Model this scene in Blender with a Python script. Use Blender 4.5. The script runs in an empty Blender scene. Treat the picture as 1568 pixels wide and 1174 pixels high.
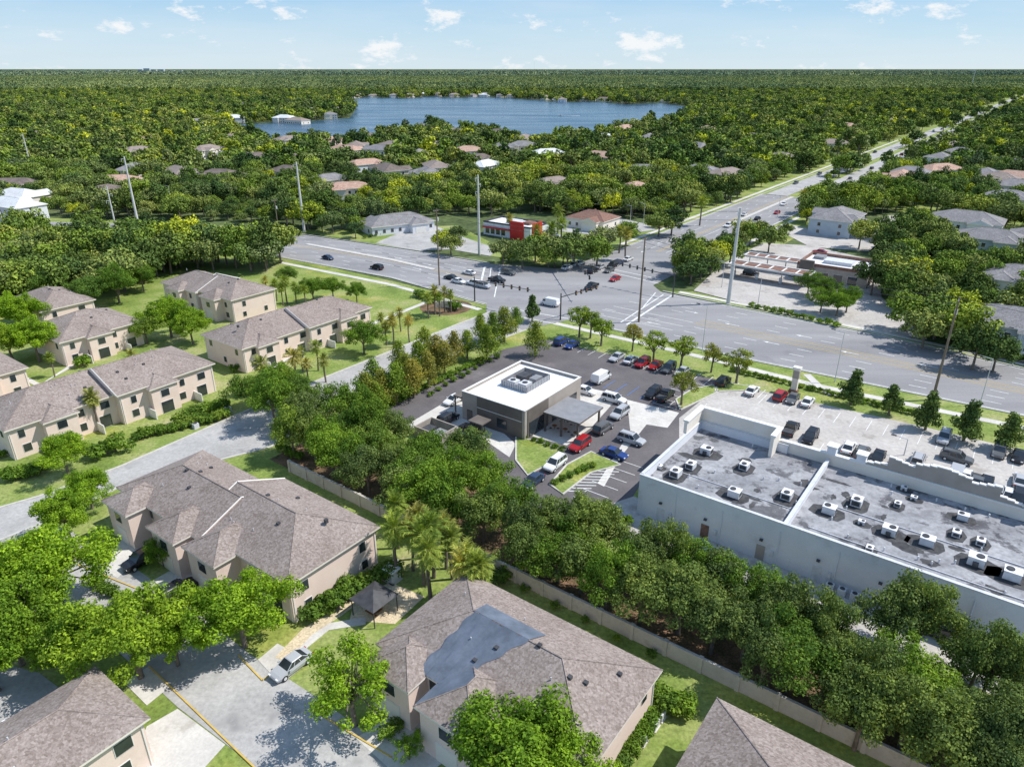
import bpy, math, random
import numpy as np
from mathutils import Vector, Matrix
R=random.Random(11)
H=58.0; FP=1087.0; PT=math.atan(482/1087.0)
cp,sp=math.cos(PT),math.sin(PT)
def ray(u,v):
    dx=(u-784)/FP; dy=(587-v)/FP
    return dx, cp+dy*sp, -sp+dy*cp
def P(u,v,z=0.0):
    r=ray(u,v); t=(H-z)/(-r[2]); return (r[0]*t, r[1]*t)
def PS(l,z=0.0): return [P(u,v,z) for u,v in l]
def hgt(base,vtop):
    x,y=base; r=ray(784,vtop); return H+y*r[2]/r[1]
GA=math.radians(-36.6)
E1=(math.cos(GA),math.sin(GA)); E2=(-math.sin(GA),math.cos(GA))
def add(o,a,b): return (o[0]+a*E1[0]+b*E2[0], o[1]+a*E1[1]+b*E2[1])
scene=bpy.context.scene
col=scene.collection
# ------------------------------------------------------------ materials
def newmat(name):
    m=bpy.data.materials.new(name); m.use_nodes=True
    nt=m.node_tree; nt.nodes.clear()
    out=nt.nodes.new('ShaderNodeOutputMaterial')
    return m,nt,out
def ramp(nt,stops,fac):
    r=nt.nodes.new('ShaderNodeValToRGB')
    e=r.color_ramp.elements
    while len(e)<len(stops): e.new(0.5)
    for i,(p,c) in enumerate(stops):
        e[i].position=p; e[i].color=(c[0],c[1],c[2],1)
    nt.links.new(fac,r.inputs[0]); return r.outputs[0]
def noise(nt,vec,scale,detail=5,rough=.6):
    n=nt.nodes.new('ShaderNodeTexNoise'); n.inputs['Scale'].default_value=scale
    n.inputs['Detail'].default_value=detail; n.inputs['Roughness'].default_value=rough
    nt.links.new(vec,n.inputs['Vector']); return n.outputs['Fac']
def mixc(nt,fac,a,b,mode='MIX'):
    m=nt.nodes.new('ShaderNodeMix'); m.data_type='RGBA'; m.blend_type=mode
    for s,val in ((m.inputs[0],fac),(m.inputs[6],a),(m.inputs[7],b)):
        if hasattr(val,'links'): nt.links.new(val,s)
        elif isinstance(val,(tuple,list)): s.default_value=(val[0],val[1],val[2],1)
        else: s.default_value=val
    return m.outputs[2]
def smat(name,stops,scale,rough=.9,spec=.2,fine=None,fineamt=.3,bump=0,metal=0,vor=None,stretch=None,patch=None):
    m,nt,out=newmat(name)
    g=nt.nodes.new('ShaderNodeNewGeometry'); vec=g.outputs['Position']
    if stretch:
        mp=nt.nodes.new('ShaderNodeMapping'); mp.inputs['Rotation'].default_value=(0,0,-GA)
        mp.vector_type='POINT'; mp.inputs['Scale'].default_value=stretch
        nt.links.new(vec,mp.inputs[0]); v0=mp.outputs[0]
    else: v0=vec
    c=ramp(nt,stops,noise(nt,v0,scale))
    if fine:
        f=noise(nt,vec,fine,3,.7)
        f2=ramp(nt,[(.3,(1-fineamt,)*3),(.7,(1+fineamt,)*3)],f)
        c=mixc(nt,1.0,c,f2,'MULTIPLY')
    if patch:
        f=noise(nt,vec,patch[0],6,.65)
        c=mixc(nt,1.0,c,ramp(nt,[(patch[1],(1,1,1)),(patch[1]+.06,patch[2])],f),'MULTIPLY')
    if vor:
        vn=nt.nodes.new('ShaderNodeTexVoronoi'); vn.inputs['Scale'].default_value=vor
        nt.links.new(vec,vn.inputs['Vector'])
        sv_=nt.nodes.new('ShaderNodeSeparateColor'); nt.links.new(vn.outputs['Color'],sv_.inputs[0])
        f3=ramp(nt,[(0,(.76,.73,.71)),(1,(1.2,1.2,1.22))],sv_.outputs[0])
        c=mixc(nt,1.0,c,f3,'MULTIPLY')
    b=nt.nodes.new('ShaderNodeBsdfPrincipled')
    b.inputs['Roughness'].default_value=rough; b.inputs['Metallic'].default_value=metal
    b.inputs['Specular IOR Level'].default_value=spec
    nt.links.new(c,b.inputs['Base Color'])
    if bump:
        bn=nt.nodes.new('ShaderNodeBump'); bn.inputs['Strength'].default_value=bump
        nt.links.new(noise(nt,vec,fine or scale*4),bn.inputs['Height']); nt.links.new(bn.outputs[0],b.inputs['Normal'])
    nt.links.new(b.outputs[0],out.inputs[0]); return m
def flat(name,c,rough=.6,spec=.3,metal=0,var=.12):
    return smat(name,[(.3,tuple(x*(1-var) for x in c)),(.7,tuple(min(1,x*(1+var)) for x in c))],.8,rough,spec,metal=metal)
LG=1.28
def leafmat(name,cols,transl=.3,nscale=.25,big=None,gain=None):
    m,nt,out=newmat(name)
    gain=gain or LG
    oi=nt.nodes.new('ShaderNodeObjectInfo'); g=nt.nodes.new('ShaderNodeNewGeometry')
    n=len(cols)
    c=ramp(nt,[(i/(n-1),tuple(x*gain for x in cc)) for i,cc in enumerate(cols)],oi.outputs['Random'])
    nz=noise(nt,g.outputs['Position'],nscale,3)
    c=mixc(nt,1.0,c,ramp(nt,[(.3,(.62,.7,.74)),(.7,(1.45,1.33,1.1))],nz),'MULTIPLY')
    if big:
        c=mixc(nt,1.0,c,ramp(nt,[(.35,(.72,.8,.92)),(.65,(1.4,1.25,1.05))],noise(nt,g.outputs['Position'],big,4)),'MULTIPLY')
    c=mixc(nt,1.0,c,ramp(nt,[(0,(.45,.5,.55)),(1,(1.55,1.5,1.3))],g.outputs['Random Per Island']),'MULTIPLY')
    d=nt.nodes.new('ShaderNodeBsdfDiffuse'); nt.links.new(c,d.inputs[0])
    if transl>0:
        t=nt.nodes.new('ShaderNodeBsdfTranslucent')
        c2=mixc(nt,1.0,c,(1.35,1.35,.55),'MULTIPLY'); nt.links.new(c2,t.inputs[0])
        mx=nt.nodes.new('ShaderNodeMixShader'); mx.inputs[0].default_value=transl
        nt.links.new(d.outputs[0],mx.inputs[1]); nt.links.new(t.outputs[0],mx.inputs[2])
        nt.links.new(mx.outputs[0],out.inputs[0])
    else: nt.links.new(d.outputs[0],out.inputs[0])
    return m
M={}
M['lawn']=smat('lawn_grass',[(.3,(.13,.19,.04)),(.45,(.2,.265,.06)),(.58,(.28,.32,.1)),(.7,(.38,.355,.18))],.11,fine=2.0,fineamt=.35,patch=(.06,.56,(1.2,1.06,.95)))
M['ground']=smat('woodland_floor',[(.3,(.065,.09,.032)),(.55,(.105,.14,.05)),(.75,(.19,.2,.1))],.02,fine=.3,fineamt=.5)
M['mulch']=smat('leaf_litter_soil',[(.3,(.06,.065,.025)),(.5,(.17,.11,.065)),(.7,(.26,.155,.09))],.5,fine=4,fineamt=.4)
M['road']=smat('road_asphalt',[(.3,(.23,.225,.23)),(.7,(.35,.34,.34))],.1,fine=3,fineamt=.1,stretch=(.1,1,1),patch=(.05,.58,(.86,.86,.87)))
M['street']=smat('worn_street_asphalt',[(.3,(.34,.33,.315)),(.7,(.48,.465,.445))],.15,fine=2,fineamt=.16,patch=(.25,.57,(.78,.78,.79)))
M['dark']=smat('new_asphalt',[(.3,(.11,.1,.105)),(.7,(.17,.155,.155))],.12,fine=3,fineamt=.14,patch=(.1,.58,(1.25,1.22,1.2)))
M['plaza']=smat('parking_lot_concrete',[(.3,(.4,.37,.345)),(.7,(.54,.51,.475))],.12,fine=1.5,fineamt=.14,patch=(.2,.57,(.78,.76,.74)))
M['conc']=smat('pale_concrete',[(.3,(.52,.49,.45)),(.7,(.67,.64,.59))],.3,fine=3,fineamt=.1,patch=(.4,.6,(.85,.84,.82)))
M['kerb']=smat('kerb_concrete',[(.3,(.46,.44,.41)),(.7,(.62,.59,.55))],1)
M['sand']=smat('playground_sand',[(.3,(.54,.44,.3)),(.7,(.7,.58,.4))],.6,fine=4)
M['white']=smat('white_road_paint',[(.3,(.55,.55,.53)),(.6,(.78,.78,.76))],1.2)
M['yellow']=flat('yellow_road_paint',(.62,.43,.1))
M['blue']=flat('blue_parking_paint',(.06,.2,.55))
M['shingle']=smat('brown_shingles',[(.3,(.25,.205,.18)),(.7,(.325,.275,.245))],.2,fine=5,fineamt=.25,vor=4.5,bump=.2,patch=(.35,.58,(.88,.87,.86)))
M['shingle_gray']=smat('gray_shingles',[(.3,(.2,.195,.2)),(.7,(.29,.28,.28))],.3,fine=6,fineamt=.25,vor=4)
M['shingle_dark']=smat('dark_brown_shingles',[(.3,(.15,.125,.11)),(.7,(.22,.18,.16))],.3,fine=6,fineamt=.25,vor=4)
M['terra']=smat('terracotta_roof',[(.3,(.4,.26,.2)),(.7,(.52,.36,.28))],.5,fine=6,vor=3)
M['whiteroof']=smat('light_roof',[(.3,(.55,.56,.57)),(.7,(.7,.71,.72))],.5,fine=6)
M['peach']=smat('peach_stucco',[(.3,(.78,.61,.53)),(.7,(.82,.67,.59))],.4,fine=8,fineamt=.04,patch=(.3,.58,(.94,.93,.92)))
M['cream']=smat('cream_stucco',[(.3,(.75,.68,.59)),(.7,(.82,.76,.68))],.4,fine=8,fineamt=.04)
M['stucco']=smat('white_stucco',[(.3,(.66,.67,.71)),(.7,(.76,.77,.8))],.3,fine=8,fineamt=.05,patch=(.35,.57,(.9,.9,.9)))
M['bluewall']=smat('gray_blue_siding',[(.3,(.4,.46,.52)),(.7,(.5,.56,.62))],.4)
M['trim']=flat('white_trim',(.78,.76,.72),var=.04)
M['glass']=smat('window_glass',[(.3,(.02,.025,.03)),(.7,(.05,.06,.07))],.5,rough=.08,spec=.8)
M['bronze']=smat('bronze_panel',[(.3,(.13,.11,.095)),(.7,(.18,.155,.135))],.5,rough=.5)
M['taupe']=smat('taupe_stucco',[(.3,(.34,.3,.26)),(.7,(.42,.37,.33))],.5)
M['wood']=smat('stained_wood',[(.3,(.2,.09,.04)),(.7,(.3,.15,.07))],1.5)
M['tpo']=smat('white_membrane_roof',[(.3,(.72,.72,.72)),(.7,(.82,.82,.82))],.3,patch=(.4,.6,(.9,.9,.89)))
M['flatroof']=smat('stained_membrane_roof',[(.3,(.21,.21,.225)),(.5,(.3,.3,.315)),(.7,(.39,.39,.4))],.25,fine=1.5,fineamt=.25,patch=(.3,.54,(.4,.4,.41)),stretch=(.5,1,1))
M['stain']=smat('roof_stain',[(.3,(.05,.05,.055)),(.7,(.1,.1,.1))],.8,fine=2)
M['metal']=smat('galvanised_metal',[(.3,(.54,.55,.57)),(.7,(.7,.71,.73))],1.5,rough=.5,spec=.4)
M['gmetal']=smat('gray_metal_roof',[(.3,(.22,.22,.23)),(.7,(.3,.3,.31))],.8,rough=.5,spec=.3)
M['dmetal']=smat('dark_metal',[(.3,(.05,.05,.055)),(.7,(.09,.09,.095))],1.5,rough=.5)
M['tarp']=smat('blue_gray_tarp',[(.3,(.105,.125,.16)),(.7,(.17,.2,.25))],.5,rough=.7,spec=.12,fine=1.2,fineamt=.1,bump=.15)
M['polec']=smat('concrete_pole',[(.3,(.56,.55,.53)),(.7,(.68,.67,.65))],.3)
M['polew']=smat('wooden_pole',[(.3,(.17,.13,.1)),(.7,(.27,.21,.16))],.6)
M['wallf']=smat('fence_wall_stucco',[(.3,(.46,.425,.38)),(.7,(.57,.53,.475))],.5,fine=5,fineamt=.07,patch=(.5,.56,(.82,.82,.8)))
M['red']=flat('red_panel',(.55,.035,.03))
M['brick']=smat('red_brown_brick',[(.3,(.2,.11,.085)),(.7,(.28,.17,.13))],1.0,vor=4)
M['bark']=smat('bark',[(.3,(.12,.1,.08)),(.7,(.24,.2,.165))],2,bump=.3)
M['tire']=flat('tyre_rubber',(.02,.02,.02))
M['litered']=flat('tail_light',(.4,.02,.02),rough=.2)
M['litewh']=flat('head_light',(.7,.7,.7),rough=.2)
M['leaf']=leafmat('oak_leaves',[(.085,.145,.028),(.1,.175,.032),(.14,.225,.034),(.09,.155,.038),(.17,.235,.045)])
M['leafB']=leafmat('dusky_oak_leaves',[(.09,.13,.05),(.115,.16,.055),(.14,.19,.055),(.1,.145,.05)],.25)
M['leafbright']=leafmat('bright_leaves',[(.15,.25,.025),(.19,.295,.03),(.13,.22,.028),(.21,.3,.035)],.33,.35)
M['leafyel']=leafmat('yellow_green_leaves',[(.2,.26,.04),(.15,.23,.045),(.27,.235,.07),(.13,.21,.035),(.22,.26,.05)],.3,.25,None,1.15)
M['leafdark']=leafmat('magnolia_leaves',[(.06,.1,.035),(.08,.125,.04),(.1,.15,.045)],.15)
FC=[(.07,.115,.035),(.1,.16,.035),(.15,.22,.04),(.075,.12,.05),(.19,.25,.045),(.1,.155,.05),(.14,.2,.055),(.12,.18,.035),(.32,.36,.035)]
M['leaffar']=leafmat('woodland_leaves',FC,0,.03,.004)
M['leaffarB']=leafmat('woodland_leaves_pale',[(.13,.17,.065),(.11,.15,.055),(.19,.235,.055),(.14,.18,.085),(.22,.26,.07)],0,.03,.004)
M['leaffarD']=leafmat('woodland_leaves_dark',[(.05,.09,.035),(.065,.1,.03),(.08,.13,.045)],0,.03,.004)
M['leafpatch_haze']=leafmat('distant_woodland_leaves_hazed',[(.09,.14,.08),(.14,.19,.095),(.18,.22,.1),(.1,.15,.095)],0,.006,.0012)  # aerial haze painted into the leaf colour: paler and bluer with distance
M['leafhor_haze']=leafmat('horizon_woodland_leaves_hazed',[(.11,.155,.125),(.14,.19,.14),(.13,.175,.135)],0,.003,.0006)  # horizon haze painted in: blue-grey leaf tint stands in for the air
M['frond']=leafmat('palm_fronds',[(.16,.22,.045),(.22,.26,.065),(.28,.25,.085),(.15,.21,.045)],.25)
# water
m,nt,out=newmat('lake_water')
b=nt.nodes.new('ShaderNodeBsdfPrincipled'); g=nt.nodes.new('ShaderNodeNewGeometry')
mp=nt.nodes.new('ShaderNodeMapping'); mp.inputs['Scale'].default_value=(.3,1.2,1); nt.links.new(g.outputs['Position'],mp.inputs[0])
c=ramp(nt,[(.3,(.03,.075,.125)),(.7,(.065,.135,.2))],noise(nt,mp.outputs[0],.012)); nt.links.new(c,b.inputs['Base Color'])
b.inputs['Specular IOR Level'].default_value=.22
rr_=ramp(nt,[(.35,(.12,.12,.12)),(.65,(.34,.34,.34))],noise(nt,mp.outputs[0],.02)); nt.links.new(rr_,b.inputs['Roughness'])
bn=nt.nodes.new('ShaderNodeBump'); bn.inputs['Strength'].default_value=.7; bn.inputs['Distance'].default_value=.6
nt.links.new(noise(nt,g.outputs['Position'],.35),bn.inputs['Height']); nt.links.new(bn.outputs[0],b.inputs['Normal'])
nt.links.new(b.outputs[0],out.inputs[0]); M['water']=m
# ------------------------------------------------------------ mesh builder
class MB:
    def __init__(s): s.v=[]; s.f=[]; s.m=[]; s.mats=[]
    def mi(s,k):
        if k not in s.mats: s.mats.append(k)
        return s.mats.index(k)
    def poly(s,pts,k):
        n=len(s.v); s.v+= [tuple(p) for p in pts]; s.f.append(tuple(range(n,n+len(pts)))); s.m.append(s.mi(k))
    def box(s,x0,x1,y0,y1,z0,z1,k,top=None):
        n=len(s.v)
        s.v+=[(x0,y0,z0),(x1,y0,z0),(x1,y1,z0),(x0,y1,z0),(x0,y0,z1),(x1,y0,z1),(x1,y1,z1),(x0,y1,z1)]
        fs=[(0,3,2,1),(4,5,6,7),(0,1,5,4),(1,2,6,5),(2,3,7,6),(3,0,4,7)]
        for i,f in enumerate(fs):
            s.f.append(tuple(n+a for a in f)); s.m.append(s.mi(top if (top and i==1) else k))
    def cyl(s,p0,p1,r0,r1,n,k,cap=True):
        a=Vector(p0); b=Vector(p1); d=(b-a)
        if d.length<1e-6: return
        q=d.to_track_quat('Z','Y'); o=len(s.v)
        for c,r in ((a,r0),(b,r1)):
            for i in range(n):
                t=2*math.pi*i/n; s.v.append(tuple(c+q@Vector((r*math.cos(t),r*math.sin(t),0))))
        for i in range(n):
            j=(i+1)%n; s.f.append((o+i,o+j,o+n+j,o+n+i)); s.m.append(s.mi(k))
        if cap:
            s.f.append(tuple(o+n+i for i in range(n))); s.m.append(s.mi(k))
            s.f.append(tuple(o+n-1-i for i in range(n))); s.m.append(s.mi(k))
    def mesh(s,name):
        me=bpy.data.meshes.new(name); me.from_pydata(s.v,[],s.f)
        for k in s.mats: me.materials.append(M[k])
        me.polygons.foreach_set('material_index',s.m); me.update(); return me
    def obj(s,name,loc=(0,0,0),rot=0):
        o=bpy.data.objects.new(name,s.mesh(name)); o.location=loc; o.rotation_euler=(0,0,rot); col.objects.link(o); return o
    def win(s,d,w,c,z0,z1,wd,k='glass',fr='trim'):
        for e,g,kk in ((.07,.05,fr),(0,.08,k)):
            a0,a1=c-wd/2-e,c+wd/2+e
            if d=='x+': s.box(w+.003,w+g,a0,a1,z0-e,z1+e,kk)
            if d=='x-': s.box(w-g,w-.003,a0,a1,z0-e,z1+e,kk)
            if d=='y+': s.box(a0,a1,w+.003,w+g,z0-e,z1+e,kk)
            if d=='y-': s.box(a0,a1,w-g,w-.003,z0-e,z1+e,kk)
def ccw(pts):
    a=sum(pts[i][0]*pts[(i+1)%len(pts)][1]-pts[(i+1)%len(pts)][0]*pts[i][1] for i in range(len(pts)))
    return pts if a>0 else pts[::-1]
def sheet(name,pts,z,k):
    mb=MB(); mb.poly([(x,y,z) for x,y in ccw(pts)],k); return mb.obj(name)
def ribbon(mb,pts,w,z0,z1,k):
    n=len(pts); nr=[]
    for i in range(n):
        a=pts[max(0,i-1)]; b=pts[min(n-1,i+1)]; dx,dy=b[0]-a[0],b[1]-a[1]; l=math.hypot(dx,dy) or 1
        nr.append((-dy/l,dx/l))
    Lp=[(pts[i][0]+nr[i][0]*w/2,pts[i][1]+nr[i][1]*w/2) for i in range(n)]
    Rp=[(pts[i][0]-nr[i][0]*w/2,pts[i][1]-nr[i][1]*w/2) for i in range(n)]
    for i in range(n-1):
        mb.poly([(*Rp[i],z1),(*Rp[i+1],z1),(*Lp[i+1],z1),(*Lp[i],z1)],k)
        if z1-z0>.05:
            mb.poly([(*Rp[i],z0),(*Rp[i+1],z0),(*Rp[i+1],z1),(*Rp[i],z1)],k)
            mb.poly([(*Lp[i+1],z0),(*Lp[i],z0),(*Lp[i],z1),(*Lp[i+1],z1)],k)
def resample(pts,n):
    d=[0]
    for i in range(1,len(pts)): d.append(d[-1]+math.dist(pts[i],pts[i-1]))
    out=[]
    for j in range(n):
        t=d[-1]*j/(n-1); i=1
        while i<len(d)-1 and d[i]<t: i+=1
        f=(t-d[i-1])/(d[i]-d[i-1]); out.append((pts[i-1][0]+(pts[i][0]-pts[i-1][0])*f,pts[i-1][1]+(pts[i][1]-pts[i-1][1])*f))
    return out
# ------------------------------------------------------------ terrain & roads
mb=MB(); mb.poly([(-45000,-400,-.12),(45000,-400,-.12),(45000,60000,-.12),(-45000,60000,-.12)],'ground'); mb.obj('ground')
lawn=PS([(-900,372),(0,368),(230,368),(432,392),(745,464),(870,488),(1130,545),(1568,634),(1900,705),(1900,1600),(-800,1600)])
sheet('lawn',lawn,0,'lawn')
lake=PS([(335,193),(400,189),(460,187),(535,181),(545,168),(538,153),(560,149),(620,151),(660,148),(700,150),(740,148),(780,151),(820,153),(860,157),(910,156),(960,160),(1010,158),(1050,163),(1052,175),(1030,190),(990,196),(940,203),(905,214),(870,212),(830,221),(790,217),(750,206),(710,204),(660,198),(620,205),(560,216),(540,222),(470,220),(410,220),(370,207)])
sheet('lake_water',lake,.1,'water')
UL=PS([(-300,336),(0,338),(215,343),(437,356),(640,385),(750,404)]); LL=PS([(-300,357),(0,359),(215,367),(432,394),(600,425),(745,466)])
UR=PS([(1012,447),(1210,487),(1340,512),(1568,565),(1800,618)]); LR=PS([(870,490),(1000,517),(1130,547),(1568,636),(1800,684)])
RZ=.03
def roadpoly(name,U,L,z,k):
    u=resample(U,24); l=resample(L,24); mb=MB()
    for i in range(23): mb.poly([(*l[i],z),(*l[i+1],z),(*u[i+1],z),(*u[i],z)],k)
    return mb.obj(name)
roadpoly('road',UL,LL,RZ,'road'); roadpoly('road',UR,LR,RZ,'road')
c0=-2.02*H; c1=-1.50*H
def R2(c,d):
    return (c*E1[0]+d*E2[0], c*E1[1]+d*E2[1])
d_int=P(960,385); d0=d_int[0]*E2[0]+d_int[1]*E2[1]
inter=[UL[-1],P(862,412),R2(c0,d0),R2(c1,d0),P(1000,437),UR[0],LR[0],P(800,505),P(745,480),LL[-1]]
sheet('intersection_road',inter,RZ+.004,'road')
mb=MB()
L2=12000
ca=c0+(c1-c0)*.42; cb=c0+(c1-c0)*.58
mb.poly([(*R2(c0,d0),RZ+.002),(*R2(c1,d0),RZ+.002),(*R2(c1,d0+150),RZ+.002),(*R2(c0,d0+150),RZ+.002)],'road')
mb.poly([(*R2(c0+2,d0+150),.2),(*R2(ca,d0+150),.2),(*R2(ca,L2),.2),(*R2(c0+2,L2),.2)],'street')
mb.poly([(*R2(cb,d0+150),.2),(*R2(c1-2,d0+150),.2),(*R2(c1-2,L2),.2),(*R2(cb,L2),.2)],'street')
mb.obj('road')
mb=MB()
for a,b in ((c0-14,c0-.3),(c1+.3,c1+14)):
    mb.poly([(*R2(a,d0+8),-.02),(*R2(b,d0+8),-.02),(*R2(b,L2),-.02),(*R2(a,L2),-.02)],'lawn')
mb.poly([(*R2(c0-.3,d0+150),.05),(*R2(c1+.3,d0+150),.05),(*R2(c1+.3,L2),.05),(*R2(c0-.3,L2),.05)],'lawn')
mb.obj('verge_grass')
mb=MB()
for a in (c0-3,c1+3):
    ribbon(mb,[R2(a,d0+8),R2(a,d0+600)],1.8,0,.02,'conc')
for a in (c0,c1): ribbon(mb,[R2(a,d0+8),R2(a,d0+300)],.35,0,.15,'kerb')
ribbon(mb,[R2((c0+c1)/2,d0+60),R2((c0+c1)/2,d0+150)],1.6,0,.16,'kerb')
for pl in ([P(*q) for q in ((437,355),(640,384),(750,403))],[P(*q) for q in ((432,395),(600,426),(742,467))],
           [P(*q) for q in ((1015,446),(1210,486),(1340,511),(1568,564),(1800,617))],[P(*q) for q in ((872,491),(1000,518),(1130,548),(1568,637),(1800,685))]):
    ribbon(mb,pl,.35,0,.16,'kerb')
ribbon(mb,PS([(470,374),(600,398),(665,413)]),1.8,0,.17,'kerb')
mb.obj('road_kerb')
mb=MB()
ribbon(mb,PS([(850,495),(1000,529),(1130,560),(1250,590),(1568,655),(1800,706)]),1.8,0,.03,'conc')
ribbon(mb,PS([(430,402),(600,436),(735,474)]),1.8,0,.03,'conc')
ribbon(mb,PS([(1040,447),(1210,480),(1400,520),(1568,558)]),1.8,0,.03,'conc')
ribbon(mb,PS([(1235,573),(1255,592),(1275,606)]),1.6,0,.05,'conc')
ribbon(mb,PS([(660,460),(560,500),(470,535),(400,570)]),1.5,0,.05,'conc')
ribbon(mb,PS([(0,560),(60,590),(110,560),(130,530)]),1.3,0,.05,'conc')
mb.obj('sidewalk')
mk=MB()
def lane(U,L,f,t0=0,t1=1,dash=False,k='white',w=.18,z=RZ+.012):
    n=200; u=resample(U,n); l=resample(L,n)
    pts=[(u[i][0]+(l[i][0]-u[i][0])*f,u[i][1]+(l[i][1]-u[i][1])*f) for i in range(n) if t0<=i/(n-1)<=t1]
    if not dash: ribbon(mk,pts,w,z,z,k); return
    tot=sum(math.dist(pts[i],pts[i-1]) for i in range(1,len(pts)))
    m=int(tot/3.0); rs=resample(pts,max(m,3))
    for i in range(0,len(rs)-1,4): ribbon(mk,[rs[i],rs[i+1]],w,z,z,k)
for U,L in ((UL,LL),(UR,LR)):
    lane(U,L,.015); lane(U,L,.985)
    for f in (.13,.25,.37,.63,.75,.87): lane(U,L,f,dash=True)
for f in (.46,.5): lane(UL,LL,f,k='yellow')
for f in (.45,.48,.53,.56): lane(UR,LR,f,.2,1,k='yellow',w=.14)
for f in (.37,.63,.25): lane(UL,LL,f,.8,1)
for f in (.54,.66,.78): lane(UR,LR,f,0,.2)
U2=[R2(c0,d0+6),R2(c0,d0+150)]; L2_=[R2(c1,d0+6),R2(c1,d0+150)]
for f in (.02,.98): lane(U2,L2_,f)
for f in (.15,.28,.62,.75,.87): lane(U2,L2_,f,dash=True)
for f in (.4,.43): lane(U2,L2_,f,k='yellow')
for f in (.28,.52): lane(U2,L2_,f,0,.35)
def bar(a,b,w): ribbon(mk,[P(*a),P(*b)],w,RZ+.012,RZ+.012,'white')
bar((742,409),(735,440),.6); bar((752,409),(748,440),.3); bar((766,410),(757,455),.3)
bar((880,404),(1008,434),.35); bar((884,401),(1012,428),.35)
bar((1004,448),(985,470),.3); bar((1016,451),(950,494),.35); bar((1028,453),(960,497),.6)
bar((762,478),(850,496),.35); bar((768,470),(870,488),.35)
def arrow(u,v,ang):
    x,y=P(u,v); c,s=math.cos(ang),math.sin(ang)
    def T(a,b): return (x+a*c-b*s,y+a*s+b*c,RZ+.014)
    mk.poly([T(-2,-.12),T(.6,-.12),T(.6,.12),T(-2,.12)],'white')
    mk.poly([T(.6,-.45),T(1.8,0),T(.6,.45)],'white')
for q in ((655,405),(640,412),(690,420),(610,395),(530,385),(1060,478),(1120,497),(1230,515),(1180,525),(1300,540),(1420,560),(1000,495)): arrow(*q,GA+ (math.pi if q[1]>480 else 0))
for q in ((985,385),(1010,372),(1050,362),(930,398)): arrow(*q,GA-math.pi/2)
DL=PS([(750,478),(700,497),(600,537),(500,577),(350,641),(185,714),(60,760),(-80,800)]); DR=PS([(806,505),(765,520),(650,562),(545,603),(415,684),(190,742),(95,790),(-60,850)])
roadpoly('street',DL,DR,.024,'street')
mb=MB(); ribbon(mb,DL,.4,0,.14,'kerb'); ribbon(mb,DR,.4,0,.14,'kerb')
mb.obj('street_kerb')
court=PS([(-120,800),(60,838),(150,893),(235,960),(330,1040),(430,1110),(560,1210),(640,1290)])
mb=MB(); 
ribbon(mb,court,8.5,0,.034,'street'); mb.obj('street')
sheet('court_pavement',PS([(252,1048),(335,1003),(400,1035),(455,1075),(560,1135),(640,1200),(600,1300),(520,1290),(400,1180)]),.044,'street')
sheet('court_pavement',PS([(-60,1000),(60,1030),(100,1060),(40,1120),(-60,1160)]),.044,'street')
mk2=[((228,1020),(405,1190)),((365,1003),(402,1042)),((402,1042),(445,1010)),((480,1088),(600,1160)),((120,865),(255,920))]
mb=MB()
for a,b in mk2: ribbon(mb,[P(*a),P(*b)],.14,0,.13,'yellow')
mb.obj('yellow_kerb')
for i,pl in enumerate([
 [(225,1112),(272,1085),(345,1140),(300,1190),(190,1190)],[(262,1050),(228,1020),(190,1045),(225,1080)],
 [(148,868),(200,812),(232,838),(180,885)],[(235,888),(282,862),(305,884),(262,918)],
 [(395,1010),(425,985),(475,1012),(430,1048)],[(545,1130),(622,1080),(700,1150),(650,1190),(600,1180)],
 [(70,1150),(130,1110),(200,1190),(100,1210)]]):
    sheet('driveway_concrete',PS(pl),.052+.0011*i,'conc')
sheet('playground_sand',PS([(545,912),(598,892),(650,913),(605,955),(535,950)]),.03,'sand')
mb=MB(); ribbon(mb,PS([(430,1010),(470,968),(520,935),(560,905)]),1.6,0,.065,'sand'); ribbon(mb,PS([(450,1000),(500,960),(560,950)]),1.2,0,.062,'conc'); mb.obj('footpath')
sheet('parking_lot',PS([(592,628),(640,602),(735,552),(770,535),(838,520),(1118,586),(1095,612),(1060,650),(985,735),(960,775),(930,790),(850,790),(790,768),(640,668)]),.026,'dark')
sheet('parking_lot',PS([(1090,600),(1155,596),(1400,650),(1568,690),(1800,745),(1900,1000),(1568,830),(1150,700),(1040,670),(1040,640)]),.031,'plaza')
sheet('service_lane',PS([(940,770),(970,760),(1300,860),(1800,1070),(1800,1190),(1568,1085),(1300,965),(1100,880),(950,820)]),.036,'plaza')
sheet('drive_through_concrete',PS([(620,652),(700,605),(745,640),(790,680),(780,700),(740,672),(690,662),(650,660)]),.036,'conc')
sheet('sidewalk',PS([(790,660),(800,640),(885,590),(950,605),(905,655),(868,682),(830,672)]),.04,'conc')
sheet('sidewalk',PS([(960,612),(1040,632),(1022,655),(990,650),(950,700),(925,745),(915,740),(965,660)]),.046,'conc')
isl=MB()
def island(pl,k='lawn'):
    pts=ccw(PS(pl)); isl.poly([(x,y,.15) for x,y in pts],k)
    ribbon(isl,pts+[pts[0]],.3,0,.18,'kerb')
island([(790,670),(820,675),(862,690),(838,712),(808,728),(790,705)])
island([(868,712),(905,692),(950,712),(905,724),(862,757),(842,742)])
island([(1042,628),(1100,600),(1092,590),(1060,596),(1035,612)])
island([(640,655),(655,648),(700,668),(700,676),(680,676)])
island([(1100,585),(1150,592),(1150,598),(1095,600)])
isl.obj('planting_island')
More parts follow.
